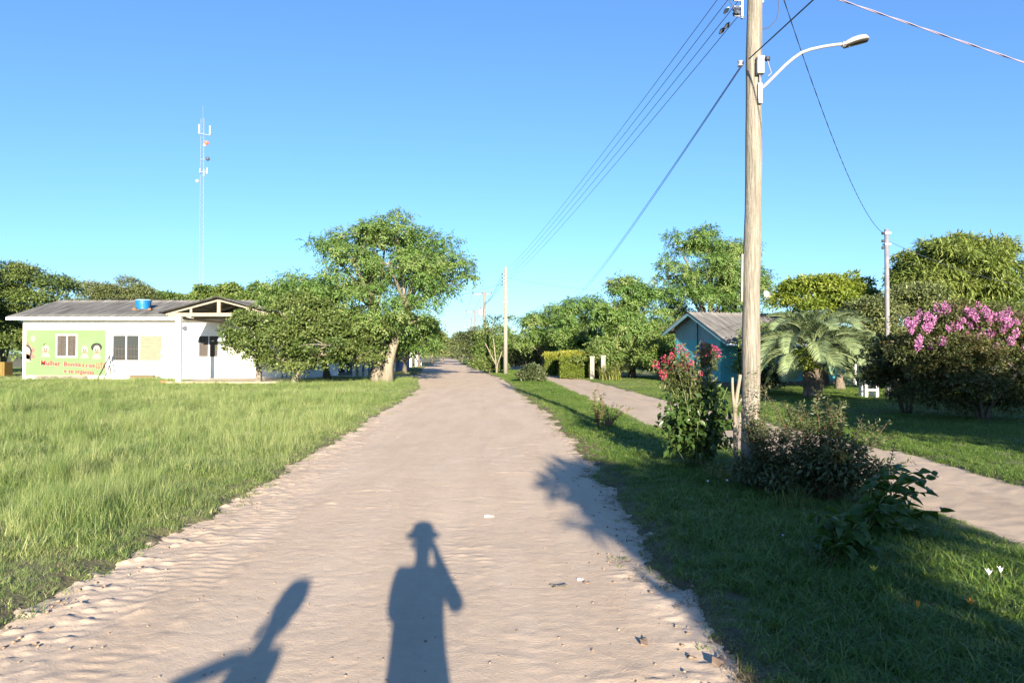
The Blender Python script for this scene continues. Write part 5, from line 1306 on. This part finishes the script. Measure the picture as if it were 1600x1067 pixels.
for px_, py_ in fl:
    D = by_ + random.uniform(-.3, .35); P_.append((X(px_, D) - xs_, D - ys_, Z(py_, D) - zs_))
V_, F_, T_ = [], [], []
for p in P_:
    b0 = (p[0] * .35 + random.uniform(-.06, .06), p[1] * .3 + random.uniform(-.06, .06), random.uniform(.6, .9))
    q = bez(b0, (p[0] * .6, p[1] * .6, p[2] * .85), (p[0], p[1], p[2] - .04), 9)
    MB().tube(q, [.004 * (1.1 - .07 * i) for i in range(10)], 4).build('stem', M['stem_green'], pb)
    link('flower_cluster', random.choice(rcl), None, pb, p, (random.uniform(-.5, .5), random.uniform(-.5, .5), random.random() * 6), random.uniform(.6, 1.25))
    qa = np.array([list(v) for v in q[4:]]); k = 75
    tt = rng.random(k) * 4.99; ii_ = tt.astype(int); pp = qa[ii_] + (qa[ii_ + 1] - qa[ii_]) * (tt - ii_)[:, None] + rng.normal(size=(k, 3)) * .05
    v, f, ti = leaves_from(pp, rng.normal(size=(k, 3)) + np.array([[0, 0, .1]]), np.array([[0, 0, 1.0]]) + rng.normal(size=(k, 3)) * .6, .04 + .04 * rng.random(k), np.full(k, .014), rng, rng.random(k) * .8)
    F_.append(f + sum(len(a) for a in V_)); V_.append(v); T_.append(ti)
link('foliage', np_mesh('foliage', np.concatenate(V_), np.concatenate(F_), np.concatenate(T_)), M['leaf_myrtle'], pb)
cl_, _ = sub_clumps([(0, 0, .45, .36, .32, .34), (.1, 0, .8, .4, .3, .3), (-.2, 0, .75, .3, .28, .28), (.25, 0, .5, .25, .25, .25)], np.random.default_rng(3), .13, .8, .8, .4)
v, f, ti = clump_leaves(cl_, 1500, .11, .55, np.random.default_rng(4), .35, fill=.3, under=.6)
link('inner_foliage', np_mesh('inner_foliage', v, f, ti), M['leaf_glossy'], pb)

# pruned pale stump sprouting by the pole
pr = thing('pruned_shrub', 'pale pruned bush stump with bare cut branches just left of the pole', 'stump', gl(X(1150, 9.4), 9.4))
pr['label'] = 'pale bare branching stump between the wooden pole and the flowering bush'
for a, b, c, r in (((0, 0, 0), (-.02, 0, .45), (-.02, 0, .95), .035), ((-.02, 0, .8), (-.0, 0, 1.0), (.06, 0, 1.32), .032), ((-.02, 0, .85), (-.06, 0, 1.05), (-.05, 0, 1.28), .024), ((-.01, 0, .86), (.10, 0, 1.02), (.15, -.02, 1.12), .016), ((.15, -.02, 1.12), (.16, 0, 1.2), (.12, 0, 1.26), .012), ((-.02, 0, .4), (.06, 0, .6), (.05, 0, .8), .014)):
    MB().tube(bez(a, b, c, 6), [r * (1 - .05 * i) for i in range(7)], 8, wob=.12).build('branch', M['bark_pale'], pr, smooth=True)

# grey-green willowy shrub in front of the pole
st = []
for k in range(58):
    a = random.uniform(0, 2 * PI); r = random.uniform(.1, 1.0) ** .8; h = random.uniform(.2, 1.0) * (1.15 - .35 * r) + .1
    st.append(((math.cos(a) * .3 * random.random(), math.sin(a) * .2, 0), (math.cos(a) * r * random.uniform(.3, .6), math.sin(a) * r * .35, h * random.uniform(.7, 1.05)), (math.cos(a) * r * .95, math.sin(a) * r * .55, h)))
for px_, py_ in ((1385, 655), (1372, 668), (1250, 632), (1237, 650), (1300, 662), (1345, 650), (1190, 600), (1205, 622), (1178, 640), (1260, 640), (1320, 648)):
    D = 7.6 + random.uniform(-.2, .2); st.append(((random.uniform(-.2, .2), 0, 0), ((X(px_, D) - X(1285, D)) * random.uniform(.3, .7), 0, .5), (X(px_, D) - X(1285, D), 0, Z(py_, D))))
stemmed('willowy_shrub', 'grey-green willowy shrub with arching stems in front of the wooden pole', 'shrub', gl(X(1285, 7.6), 7.6), st, 'leaf_grey', 'stem_red', .068, 125, .36, 31, .1, .12, jit=.02, srad=.0042, mass=[(-.35, 0, .2, .4, .3, .2), (.2, 0, .25, .5, .32, .22), (0, -.1, .4, .4, .3, .2)], mass_n=3200, mass_rs=.16)
st = []
for k in range(30):
    a = random.uniform(0, 2 * PI); r = random.uniform(.1, .5); h = random.uniform(.2, .95)
    st.append(((math.cos(a) * .12, math.sin(a) * .1, 0), (math.cos(a) * r * .5, math.sin(a) * r * .5, h * .8), (math.cos(a) * r, math.sin(a) * r, h)))
for px_, py_ in ((1166, 590), (1180, 575), (1195, 600), (1170, 640), (1155, 625)):
    D = 7.9; st.append(((0, 0, 0), ((X(px_, D) - X(1200, D)) * .5, 0, .5), (X(px_, D) - X(1200, D), 0, Z(py_, D))))
stemmed('willowy_shrub', 'smaller dark willowy shrub hugging the foot of the wooden pole', 'shrub', gl(X(1200, 7.9), 7.9), st, 'leaf_grey', 'stem_red', .062, 130, .38, 32, .1, .1, jit=.018, srad=.004, mass=[(-.1, 0, .25, .4, .28, .22)], mass_n=1500, mass_rs=.15)
# tall thin single sprig
st = [((0, 0, 0), (-.05, 0, .35), (.12, 0, .78)), ((.02, 0, 0), (.06, 0, .25), (-.06, 0, .5))]
stemmed('sprig_plant', 'lone upright leafy sprig standing beside the sandy track edge', 'plant', gl(X(1385, 7.0), 7.0), st, 'leaf_grey', 'stem_green', .06, 80, .4, 33)
# broad-leaved plants nearest the viewer
blm = [blade_leaf('leaf', .19, .105, M['leaf_broad'], s_, True, c_) for s_, c_ in ((1, .35), (2, .5), (3, .25))]
bp = thing('broad_leaved_plant', 'broad-leaved plant reaching toward the sandy track with sunlit leaves', 'plant', gl(X(1350, 6.0), 6.0))
st = []
for px_, py_, dd in ((1465, 745, .2), (1440, 738, .0), (1420, 790, -.2), (1475, 800, .1), (1400, 735, .2), (1380, 800, -.2), (1430, 830, -.15), (1370, 750, .1), (1450, 770, .1)):
    D = 6.0 + dd; e = (X(px_, D) - X(1350, 6), dd, Z(py_, D)); st.append(((0, 0, 0), (e[0] * .4, e[1] * .4, e[2] * .9 + .08), e))
leafy(bp, blm, st, 17, rng, .6, 1.05, 'stem_green', .008)
bp = thing('broad_leaved_plant', 'low broad-leaved plant in deep shade, with drooping pointed leaves', 'plant', gl(X(1320, 5.3), 5.3))
st = []
for px_, py_, dd in ((1262, 800, 0), (1285, 806, -.1), (1310, 800, .1), (1340, 815, 0), (1360, 850, -.1), (1300, 850, -.2), (1330, 870, -.15), (1275, 840, 0)):
    D = 5.3 + dd; e = (X(px_, D) - X(1320, 5.3), dd, Z(py_, D)); st.append(((0, 0, 0), (e[0] * .4, e[1] * .4, e[2] * .9 + .05), e))
leafy(bp, blm, st, 16, rng, .55, 1.0, 'stem_green', .007)
M['dry_stalk'] = leafmat('dry_stalk', ramp3((.09, .06, .035), (.16, .12, .07), (.25, .2, .12)), .2)
# dead grass tuft and low plants at the pole foot
def grass_clump(name, label, x, y, n, h, m, seed, w=.012, spread=.16):
    o = tuft(name, n, h, spread, w, .9, m, seed, 4); COL.objects.link(o); o.location = gl(x, y); return tag(o, label, 'grass clump')
M['strap'] = leafmat('strap', ramp3((.07, .10, .02), (.13, .16, .035), (.24, .22, .08)), .3)
grass_clump('grass_clump', 'dark grassy clump with dry blades left of the pole foot', X(1118, 8.6), 8.6, 70, .36, M['strap'], 71)['label'] = 'dark grassy clump with dry blades at the foot of the flowering bush'
grass_clump('grass_clump', 'tall thin grass blades standing up behind the pole', X(1215, 9.0), 9.0, 30, .85, M['strap'], 72, .008)
grass_clump('strap_leaved_plant', 'clump of arching strap leaves growing by the hedge gate posts', X(953, 41), 41, 130, 1.15, M['strap'], 73, .07, .65)['category'] = 'plant'
for k, (px_, D, n_, h_, lab) in enumerate(((1150, 8.2, 60, .3, 'long grass tuft between the pale stump and the smaller willowy shrub'), (1240, 7.0, 80, .32, 'wide long grass tuft in front of the larger willowy shrub'), (1345, 6.6, 60, .34, 'long grass tuft between the larger willowy shrub and the sunlit broad-leaved plant'), (1240, 7.6, 50, .4, 'tall grass tuft in the gap between the two willowy shrubs'), (1395, 7.0, 50, .3, 'long grass tuft at the foot of the lone upright sprig'))):
    grass_clump('grass_tuft', lab, X(px_, D), D, n_, h_, M['strap'], 80 + k, .009, .2)['group'] = 'long grass tufts round the willowy shrubs'
for k, (px_, py_, n_) in enumerate(((1290, 880, 18), (1340, 890, 18))):
    D = GD(py_)
    grass_clump('dry_stalks', ('bent dry stalks under the low broad-leaved plant' if k == 0 else 'dry stalks in the shade between the two broad-leaved plants'), X(px_, D), D, n_, .26, M['dry_stalk'], 95 + k, .005, .15)
# wiry plant on the strip
st = [((0, 0, 0), (-.05, 0, .4), (-.16, 0, .95)), ((.02, 0, 0), (.03, 0, .4), (-.12, .05, .75)), ((-.1, 0, 0), (-.18, 0, .35), (-.2, 0, .7))]
for k in range(10):
    a = random.uniform(-1.2, 1.2); st.append(((.1, 0, 0), (.15 + a * .2, 0, .4), (.2 + a * .6, random.uniform(-.3, .3), random.uniform(.25, .6))))
stemmed('wiry_plant', 'wiry plant with dark stalks and thin sprays standing alone in the grass strip', 'plant', gl(X(945, 14.8), 14.8), st, 'leaf_olive', 'stem_red', .07, 42, .3, 35, .1, .2)
st = [((0, 0, 0), (math.cos(a) * .08, math.sin(a) * .08, .4), (math.cos(a) * .14, math.sin(a) * .12, h)) for a, h in ((0, .8), (1, .7), (2, .85), (3, .6), (4, .75), (5, .65))]
stemmed('wiry_plant', 'dark upright leafy stalk beside the wiry plant in the grass strip', 'plant', gl(X(934, 14.7), 14.7), st, 'leaf_dark', 'stem_red', .09, 45, .5, 36)
tree_px('small_bush', 'small rounded bush with mixed leaves midway along the grass strip', 'bush', 38, 832, [(825, 582, 16, 8), (842, 585, 14, 8), (832, 590, 18, 6), (835, 577, 12, 6)], leaf='leaf_grey', bark='bark_grey', n=5000, size=.14, rs=.25, seed=160, tr=.03, fork=.2)
tree_px('small_bush', 'low dark shrub under the slim young tree by the concrete pole', 'bush', 56, 765, [(760, 570, 14, 8), (775, 568, 14, 9), (748, 566, 10, 8), (785, 572, 8, 6)], leaf='leaf_dark', bark='bark_grey', n=5000, size=.18, rs=.35, seed=161, tr=.04, fork=.2)
tree_px('small_bush', 'light leafy bush on the lawn before the teal house porch', 'bush', 27, 1195, [(1188, 590, 16, 14), (1205, 600, 14, 12), (1180, 605, 14, 10), (1215, 585, 12, 12)], leaf='leaf_grey', bark='bark_grey', n=5000, size=.12, rs=.25, seed=162, tr=.03, fork=.2)

# ------------------------------------------------------------------ trees out of the picture whose shade falls into it
tree('broad_leaved_tree', 'small broad-leaved tree on the verge behind the viewer casting shade ahead', 'tree', (3.35, -5, 0),
     [(3.2 - 3.0, 0, 3.15, 1.0, .8, .38), (2.9 - 3.0, .1, 2.75, .8, .8, .4), (2.9 - 3.0, 0, 2.3, .7, .7, .38), (2.35 - 3.0, 0, 3.4, .35, .4, .22), (2.3 - 3.0, 0, 2.9, .3, .4, .2), (3.0 - 3.0, 0, 1.8, .75, .6, .3), (4.3 - 3.0, 0, 3.25, 1.1, .8, .38)], leaf='leaf_broad', bark='bark_grey', n=6400, size=.30, aspect=.4, rs=.30, seed=170, tr=.08, droop=.4)
for k, (x, y, h, r, lab) in enumerate(((11.6, 2.5, 4.6, 2.3, 'leafy garden tree off the track, first of those shading the lawn'), (16.2, 4.5, 5.0, 2.7, 'broad garden tree shading the lawn before the pink crape myrtle'), (21.5, 4, 5.6, 3.0, 'wide garden tree shading the outer lawn'))):
    tree('shade_tree', lab, 'tree', (x, y, 0), [(0, 0, h * .72, r, r, h * .22), (-r * .5, 0, h * .6, r * .7, r * .8, h * .2), (r * .5, .3, h * .6, r * .7, r * .8, h * .22), (0, 0, h * .85, r * .6, r * .6, h * .15)], leaf='leaf_mid', n=9000, size=.26, rs=.6, seed=180 + k, tr=.16, group='garden trees shading the lawn')
tree('shade_tree', 'dark tree in the meadow corner shading the trees beyond the white building', 'tree', (-40.5, 46, 0), [(0, 0, 4.5, 3.8, 3, 3), (-1, 0, 8.5, 3.6, 3, 2.6), (-4, 0, 6, 3.5, 3, 4)], leaf='leaf_dark', n=14000, size=.45, rs=1.0, seed=190, tr=.25)

# distant woods as one mass
rng = np.random.default_rng(9)
cl = []
for k in range(520):
    a = rng.uniform(-.95, .95); d = rng.uniform(150, 420); x = math.sin(a) * d * 1.25; y = math.cos(a) * d
    if y < 205 and rL(y) - 14 < x < rR(y) + 14: continue
    if y < 110: continue
    h = rng.uniform(4, 7.5) * (.8 + d / 900); cl.append((x, y, h * .5, h * .75, h * .75, h * .52))
v, f, ti = clump_leaves(np.array(cl), 90000, 1.0, .6, rng, .3, fill=.7)
tag(link('distant_woods', np_mesh('distant_woods', v, f, ti), M['leaf_mid']), 'low distant woods along the horizon', kind='stuff')

# ------------------------------------------------------------------ small things on the ground
def petal_flower(name, label, x, y, m, n=6, r=.025, h=.08, open_=.6, stem=True):
    t = thing(name, label, 'flower', gl(x, y))
    mb = MB()
    for k in range(n):
        a = 2 * PI * k / n; c, s_ = math.cos(a), math.sin(a); w = r * .32
        mb.add([(0, 0, h), (c * r * open_ * .6 - s_ * w, s_ * r * open_ * .6 + c * w, h + r * .8), (c * r * open_ * 1.3, s_ * r * open_ * 1.3, h + r * 1.5), (c * r * open_ * .6 + s_ * w, s_ * r * open_ * .6 - c * w, h + r * .8)], [(0, 1, 2), (0, 2, 3)])
    mb.build('petals', M[m], t)
    MB().tube([(0, 0, -.03), (.004, 0, h)], .003, 5).build('stem', M['stem_green'], t)
petal_flower('fallen_flower', 'small yellow flower in the shaded grass below the broad-leaved plant', X(1362, GD(906)), GD(906), 'yellow_petal', 6, .026, .09, .9)
petal_flower('fallen_flower', 'upright orange flower bud in the shaded verge grass', X(1430, GD(965)), GD(965), 'orange_petal', 4, .032, .10, .25)
petal_flower('fallen_flower', 'flat dull orange flower in dark grass, nearest the picture corner', X(1512, GD(948)), GD(948), 'orange_petal', 6, .02, .05, 1.5)
petal_flower('white_flower', 'pale white star flower in the verge grass, shorter of the pair', X(1541, GD(915)), GD(915), 'white_petal', 6, .028, .10, .7)
petal_flower('white_flower', 'pale white star flower in the verge grass, taller of the pair', X(1559, GD(916)), GD(916), 'white_petal', 6, .028, .12, .55)
petal_flower('white_flower', 'tiny white flower in deep shade near the road edge', X(1221, GD(848)), GD(848), 'white_petal', 5, .014, .07, .6)
petal_flower('white_flower', 'tiny pale flower head on a thin stalk at the bush foot', X(1105, GD(775)), GD(775), 'white_petal', 6, .018, .16, .8)
petal_flower('white_flower', 'tiny pale flower on a thin stalk standing clear of the bush foot', X(1135, GD(775)), GD(775), 'white_petal', 6, .018, .17, .8)
def road_z(x, y): return -.045 + float(road_relief(np.array([x]), np.array([y]))[0])
def litter(name, label, px_, py_, m, verts, faces, cat, rz=0, sc=1):
    d = 1.65 * FPX / (py_ - HOR); x = X(px_, d)
    o = MB().add([(a * sc, b * sc, c * sc) for a, b, c in verts], faces).build(name, M[m], None, loc=(x, d, road_z(x, d) + .006), rot=(0, 0, rz))
    md = o.modifiers.new('thick', 'SOLIDIFY'); md.thickness = .004
    return tag(o, label, cat)
curl_v = [(-.05, -.02, .0), (-.05, .02, .012), (0, .028, .02), (0, -.026, .006), (.05, .012, .0), (.05, -.014, .016), (.075, 0, .004)]
curl_f = [(0, 3, 2, 1), (3, 5, 4, 2), (5, 6, 4)]
litter('dead_leaf', 'curled grey-brown dead leaf standing out on the open sand', 1005, 1003, 'dead_leaf', curl_v, curl_f, 'leaf', 1.4, .9)
litter('dead_leaf', 'dark curled dead leaf at the sandy edge of the shaded verge', 1120, 1034, 'dead_leaf', curl_v, curl_f, 'leaf', 1.1, 1.15)
litter('dead_leaf', 'small brown dead leaf on the sand near the shaded verge', 1080, 1025, 'dead_leaf', curl_v, curl_f, 'leaf', 2.2, .5)
litter('dead_leaf', 'small dark leaf scrap on the sand beside the pale scrap', 916, 910, 'dead_leaf', curl_v, curl_f, 'leaf', .6, .45)
litter('paper_scrap', 'tiny pale paper scrap on the sand', 905, 905, 'white_petal', curl_v, curl_f, 'litter', .2, .4)
litter('paper_scrap', 'thin white scrap lying in the middle of the road ahead of the shadows', 763, 806, 'white_petal', curl_v, curl_f, 'litter', .1, .8)
tg = thing('twig', 'small forked grey twig lying on the sand', 'twig', (X(872, GD(906)), GD(906), road_z(X(872, GD(906)), GD(906)) + .012))
for a, b in (((-.05, .04, 0), (.05, -.03, .01)), ((.0, .0, .005), (.07, .01, .012)), ((-.02, .02, 0), (-.03, -.04, .01))): MB().tube([a, b], .006, 6).build('branch', M['bark_grey'], tg)

# ================================================================== THE TWO PEOPLE (behind the lens; only their shadows reach the picture)
def person(label, loc, rz, joints, edges, radii, zones, extras=None):
    radii = {**radii, **(extras or {})}
    me = bpy.data.meshes.new('body'); names = list(joints)
    me.from_pydata([joints[n] for n in names], [(names.index(a), names.index(b)) for a, b in edges], [])
    o = bpy.data.objects.new('body', me); COL.objects.link(o)
    sk = o.modifiers.new('skin', 'SKIN'); sk.use_smooth_shade = True
    for i, n in enumerate(names):
        r = radii[n]; me.skin_vertices[0].data[i].radius = r if isinstance(r, tuple) else (r, r)
    me.skin_vertices[0].data[names.index('pelvis')].use_root = True
    o.modifiers.new('sub', 'SUBSURF').levels = 2
    o.modifiers['sub'].render_levels = 2
    dg = bpy.context.evaluated_depsgraph_get(); m2 = bpy.data.meshes.new_from_object(o.evaluated_get(dg)); bpy.data.objects.remove(o)
    m2.name = 'body'; m2.materials.clear()
    for z in ('skin', zones['shirt'], 'trouser', 'shoe'): m2.materials.append(M[z])
    for p in m2.polygons:
        c = p.center; i = 0
        if c.z < .09: i = 3
        elif c.z < .92: i = 2
        elif c.z < zones['neck'] and (abs(c.x) < zones['sleeve'] ): i = 1
        p.material_index = i
    t = thing('person', label, 'person', loc, rz); link('body', m2, None, t); return t
def base_body(h):
    k = h / 1.7; J = {}; Rr = {}
    def j(n, p, r): J[n] = tuple(c * k for c in p); Rr[n] = tuple(q * k for q in r) if isinstance(r, tuple) else r * k
    j('pelvis', (0, 0, .93), (.165, .13)); j('waist', (0, 0, 1.08), (.15, .12)); j('chest', (0, 0, 1.28), (.16, .125)); j('neck0', (0, 0, 1.43), (.075, .075)); j('neck', (0, .01, 1.49), (.055, .055)); j('head0', (0, .03, 1.56), (.078, .09)); j('head', (0, .025, 1.63), (.08, .095)); j('crown', (0, .01, 1.68), (.05, .06))
    for s_, q in ((-1, 'l'), (1, 'r')):
        j('hip' + q, (s_ * .10, 0, .86), .09); j('knee' + q, (s_ * .115, .02, .48), .06); j('ankle' + q, (s_ * .12, -.01, .09), .04); j('toe' + q, (s_ * .13, .17, .03), (.042, .03)); j('sh' + q, (s_ * .165, 0, 1.395), .058)
    E = [('pelvis', 'waist'), ('waist', 'chest'), ('chest', 'neck0'), ('neck0', 'neck'), ('neck', 'head0'), ('head0', 'head'), ('head', 'crown')]
    for q in 'lr': E += [('pelvis', 'hip' + q), ('hip' + q, 'knee' + q), ('knee' + q, 'ankle' + q), ('ankle' + q, 'toe' + q), ('chest', 'sh' + q)]
    return J, Rr, E, j
def arm_chain(J, Rr, E, j, q, s_, elbow, wrist, hand_dir, side_dir):
    j('el' + q, elbow, .05); j('wr' + q, wrist, .028)
    w = Vector(wrist); hd = Vector(hand_dir).normalized(); sd_ = Vector(side_dir).normalized(); cu = hd.cross(sd_)
    pl = w + hd * .06; j('palm' + q, tuple(pl), (.036, .018)); E += [('sh' + q, 'el' + q), ('el' + q, 'wr' + q), ('wr' + q, 'palm' + q)]
    for f_ in range(4):
        o = (f_ - 1.5) * .019; L = (.062, .074, .070, .055)[f_]
        a = pl + hd * .038 + sd_ * o; b = a + hd * L * .55 + cu * .008; c = b + hd * L * .4 + cu * .022
        j(f'f{f_}a' + q, tuple(a), .0095); j(f'f{f_}b' + q, tuple(b), .0085); j(f'f{f_}c' + q, tuple(c), .007)
        E += [('palm' + q, f'f{f_}a' + q), (f'f{f_}a' + q, f'f{f_}b' + q), (f'f{f_}b' + q, f'f{f_}c' + q)]
    a = w + hd * .03 - sd_ * .034; b = a + hd * .03 - sd_ * .022 + cu * .012; c = b + hd * .03 + cu * .008
    j('ta' + q, tuple(a), .011); j('tb' + q, tuple(b), .010); j('tc' + q, tuple(c), .008); E += [('wr' + q, 'ta' + q), ('ta' + q, 'tb' + q), ('tb' + q, 'tc' + q)]
def face(t, k, z0=1.60):
    for s_ in (-1, 1):
        MB().lathe([(.004, -.010), (.011, -.005), (.012, 0), (.011, .005), (.004, .010)], 8, c=(s_ * .031 * k, .112 * k, z0 * k)).build('eye', M['white_paint'], t)
        MB().lathe([(.01, -.03), (.018, -.01), (.018, .012), (.006, .03)], 8, c=(s_ * .088 * k, .015 * k, (z0 - .01) * k)).build('ear', M['skin'], t)
    MB().add([(-.012, .11, z0 - .035), (.012, .11, z0 - .035), (0, .142, z0 - .033), (0, .108, z0 + .01)], [(0, 1, 2), (0, 2, 3), (1, 3, 2), (0, 3, 1)]).build('nose', M['skin'], t)
    MB().box(-.022, .022, .104, .116, z0 - .068, z0 - .060).build('mouth', M['rose_paint'], t)

J, Rr, E, j = base_body(1.68)
arm_chain(J, Rr, E, j, 'r', 1, (.235, .10, 1.19), (.10, .17, 1.47), (-.25, .15, .95), (0, 1, 0))
arm_chain(J, Rr, E, j, 'l', -1, (-.18, .10, 1.15), (-.08, .23, 1.36), (.5, .1, .9), (0, 1, 0))
ph = person('person in a brimmed hat holding a camera up to the face behind the lens', (-.02, -.20, gz(0, 0) + .03), 0, J, E, Rr, {'shirt': 'shirt_a', 'neck': 1.42, 'sleeve': .3}, {'elr': .058, 'wrr': .036, 'ell': .055, 'shr': .066, 'shl': .066})
face(ph, 1.0, 1.585)
MB().lathe([(.0, 1.655), (.145, 1.648), (.16, 1.653), (.15, 1.662), (.108, 1.672), (.102, 1.72), (.082, 1.762), (.04, 1.78), (.0, 1.78)], 24).build('hat', M['straw'], ph)
ch = MB().box(-.065, .065, -.035, .03, -.045, .045); ch.build('handheld_camera', M['camera_black'], None, bevel=.01, loc=(0, -.062, 1.565))
tag(bpy.data.objects['handheld_camera'], 'black camera held up by the person in the brimmed hat', 'camera')
J, Rr, E, j = base_body(1.60)
j('shl', (-.13, 0, 1.42), .042); j('shr', (.13, 0, 1.40), .045)
arm_chain(J, Rr, E, j, 'l', -1, (-.285, .29, 1.30), (-.13, .23, 1.09), (.75, -.35, -.5), (0, 0, 1))
arm_chain(J, Rr, E, j, 'r', 1, (.20, .10, 1.15), (.02, .20, 1.10), (-.9, .1, .0), (0, 0, 1))
p2_ = person('person with dark hair and one hand on the hip standing on the road', (-.76, -1.35, gz(-.76, -1.35) + .03), .8, J, E, {k_: (tuple(q * .80 for q in v_) if isinstance(v_, tuple) else v_ * .82) for k_, v_ in Rr.items()}, {'shirt': 'shirt_b', 'neck': 1.36, 'sleeve': .26}, {'ell': .034, 'shl': .040, 'wrl': .024})
face(p2_, .94, 1.51)
MB().lathe([(.03, 1.40), (.06, 1.44), (.088, 1.50), (.092, 1.57), (.07, 1.63), (.0, 1.655)], 18, c=(0, -.02, 0)).build('hair', M['hair'], p2_, smooth=True)
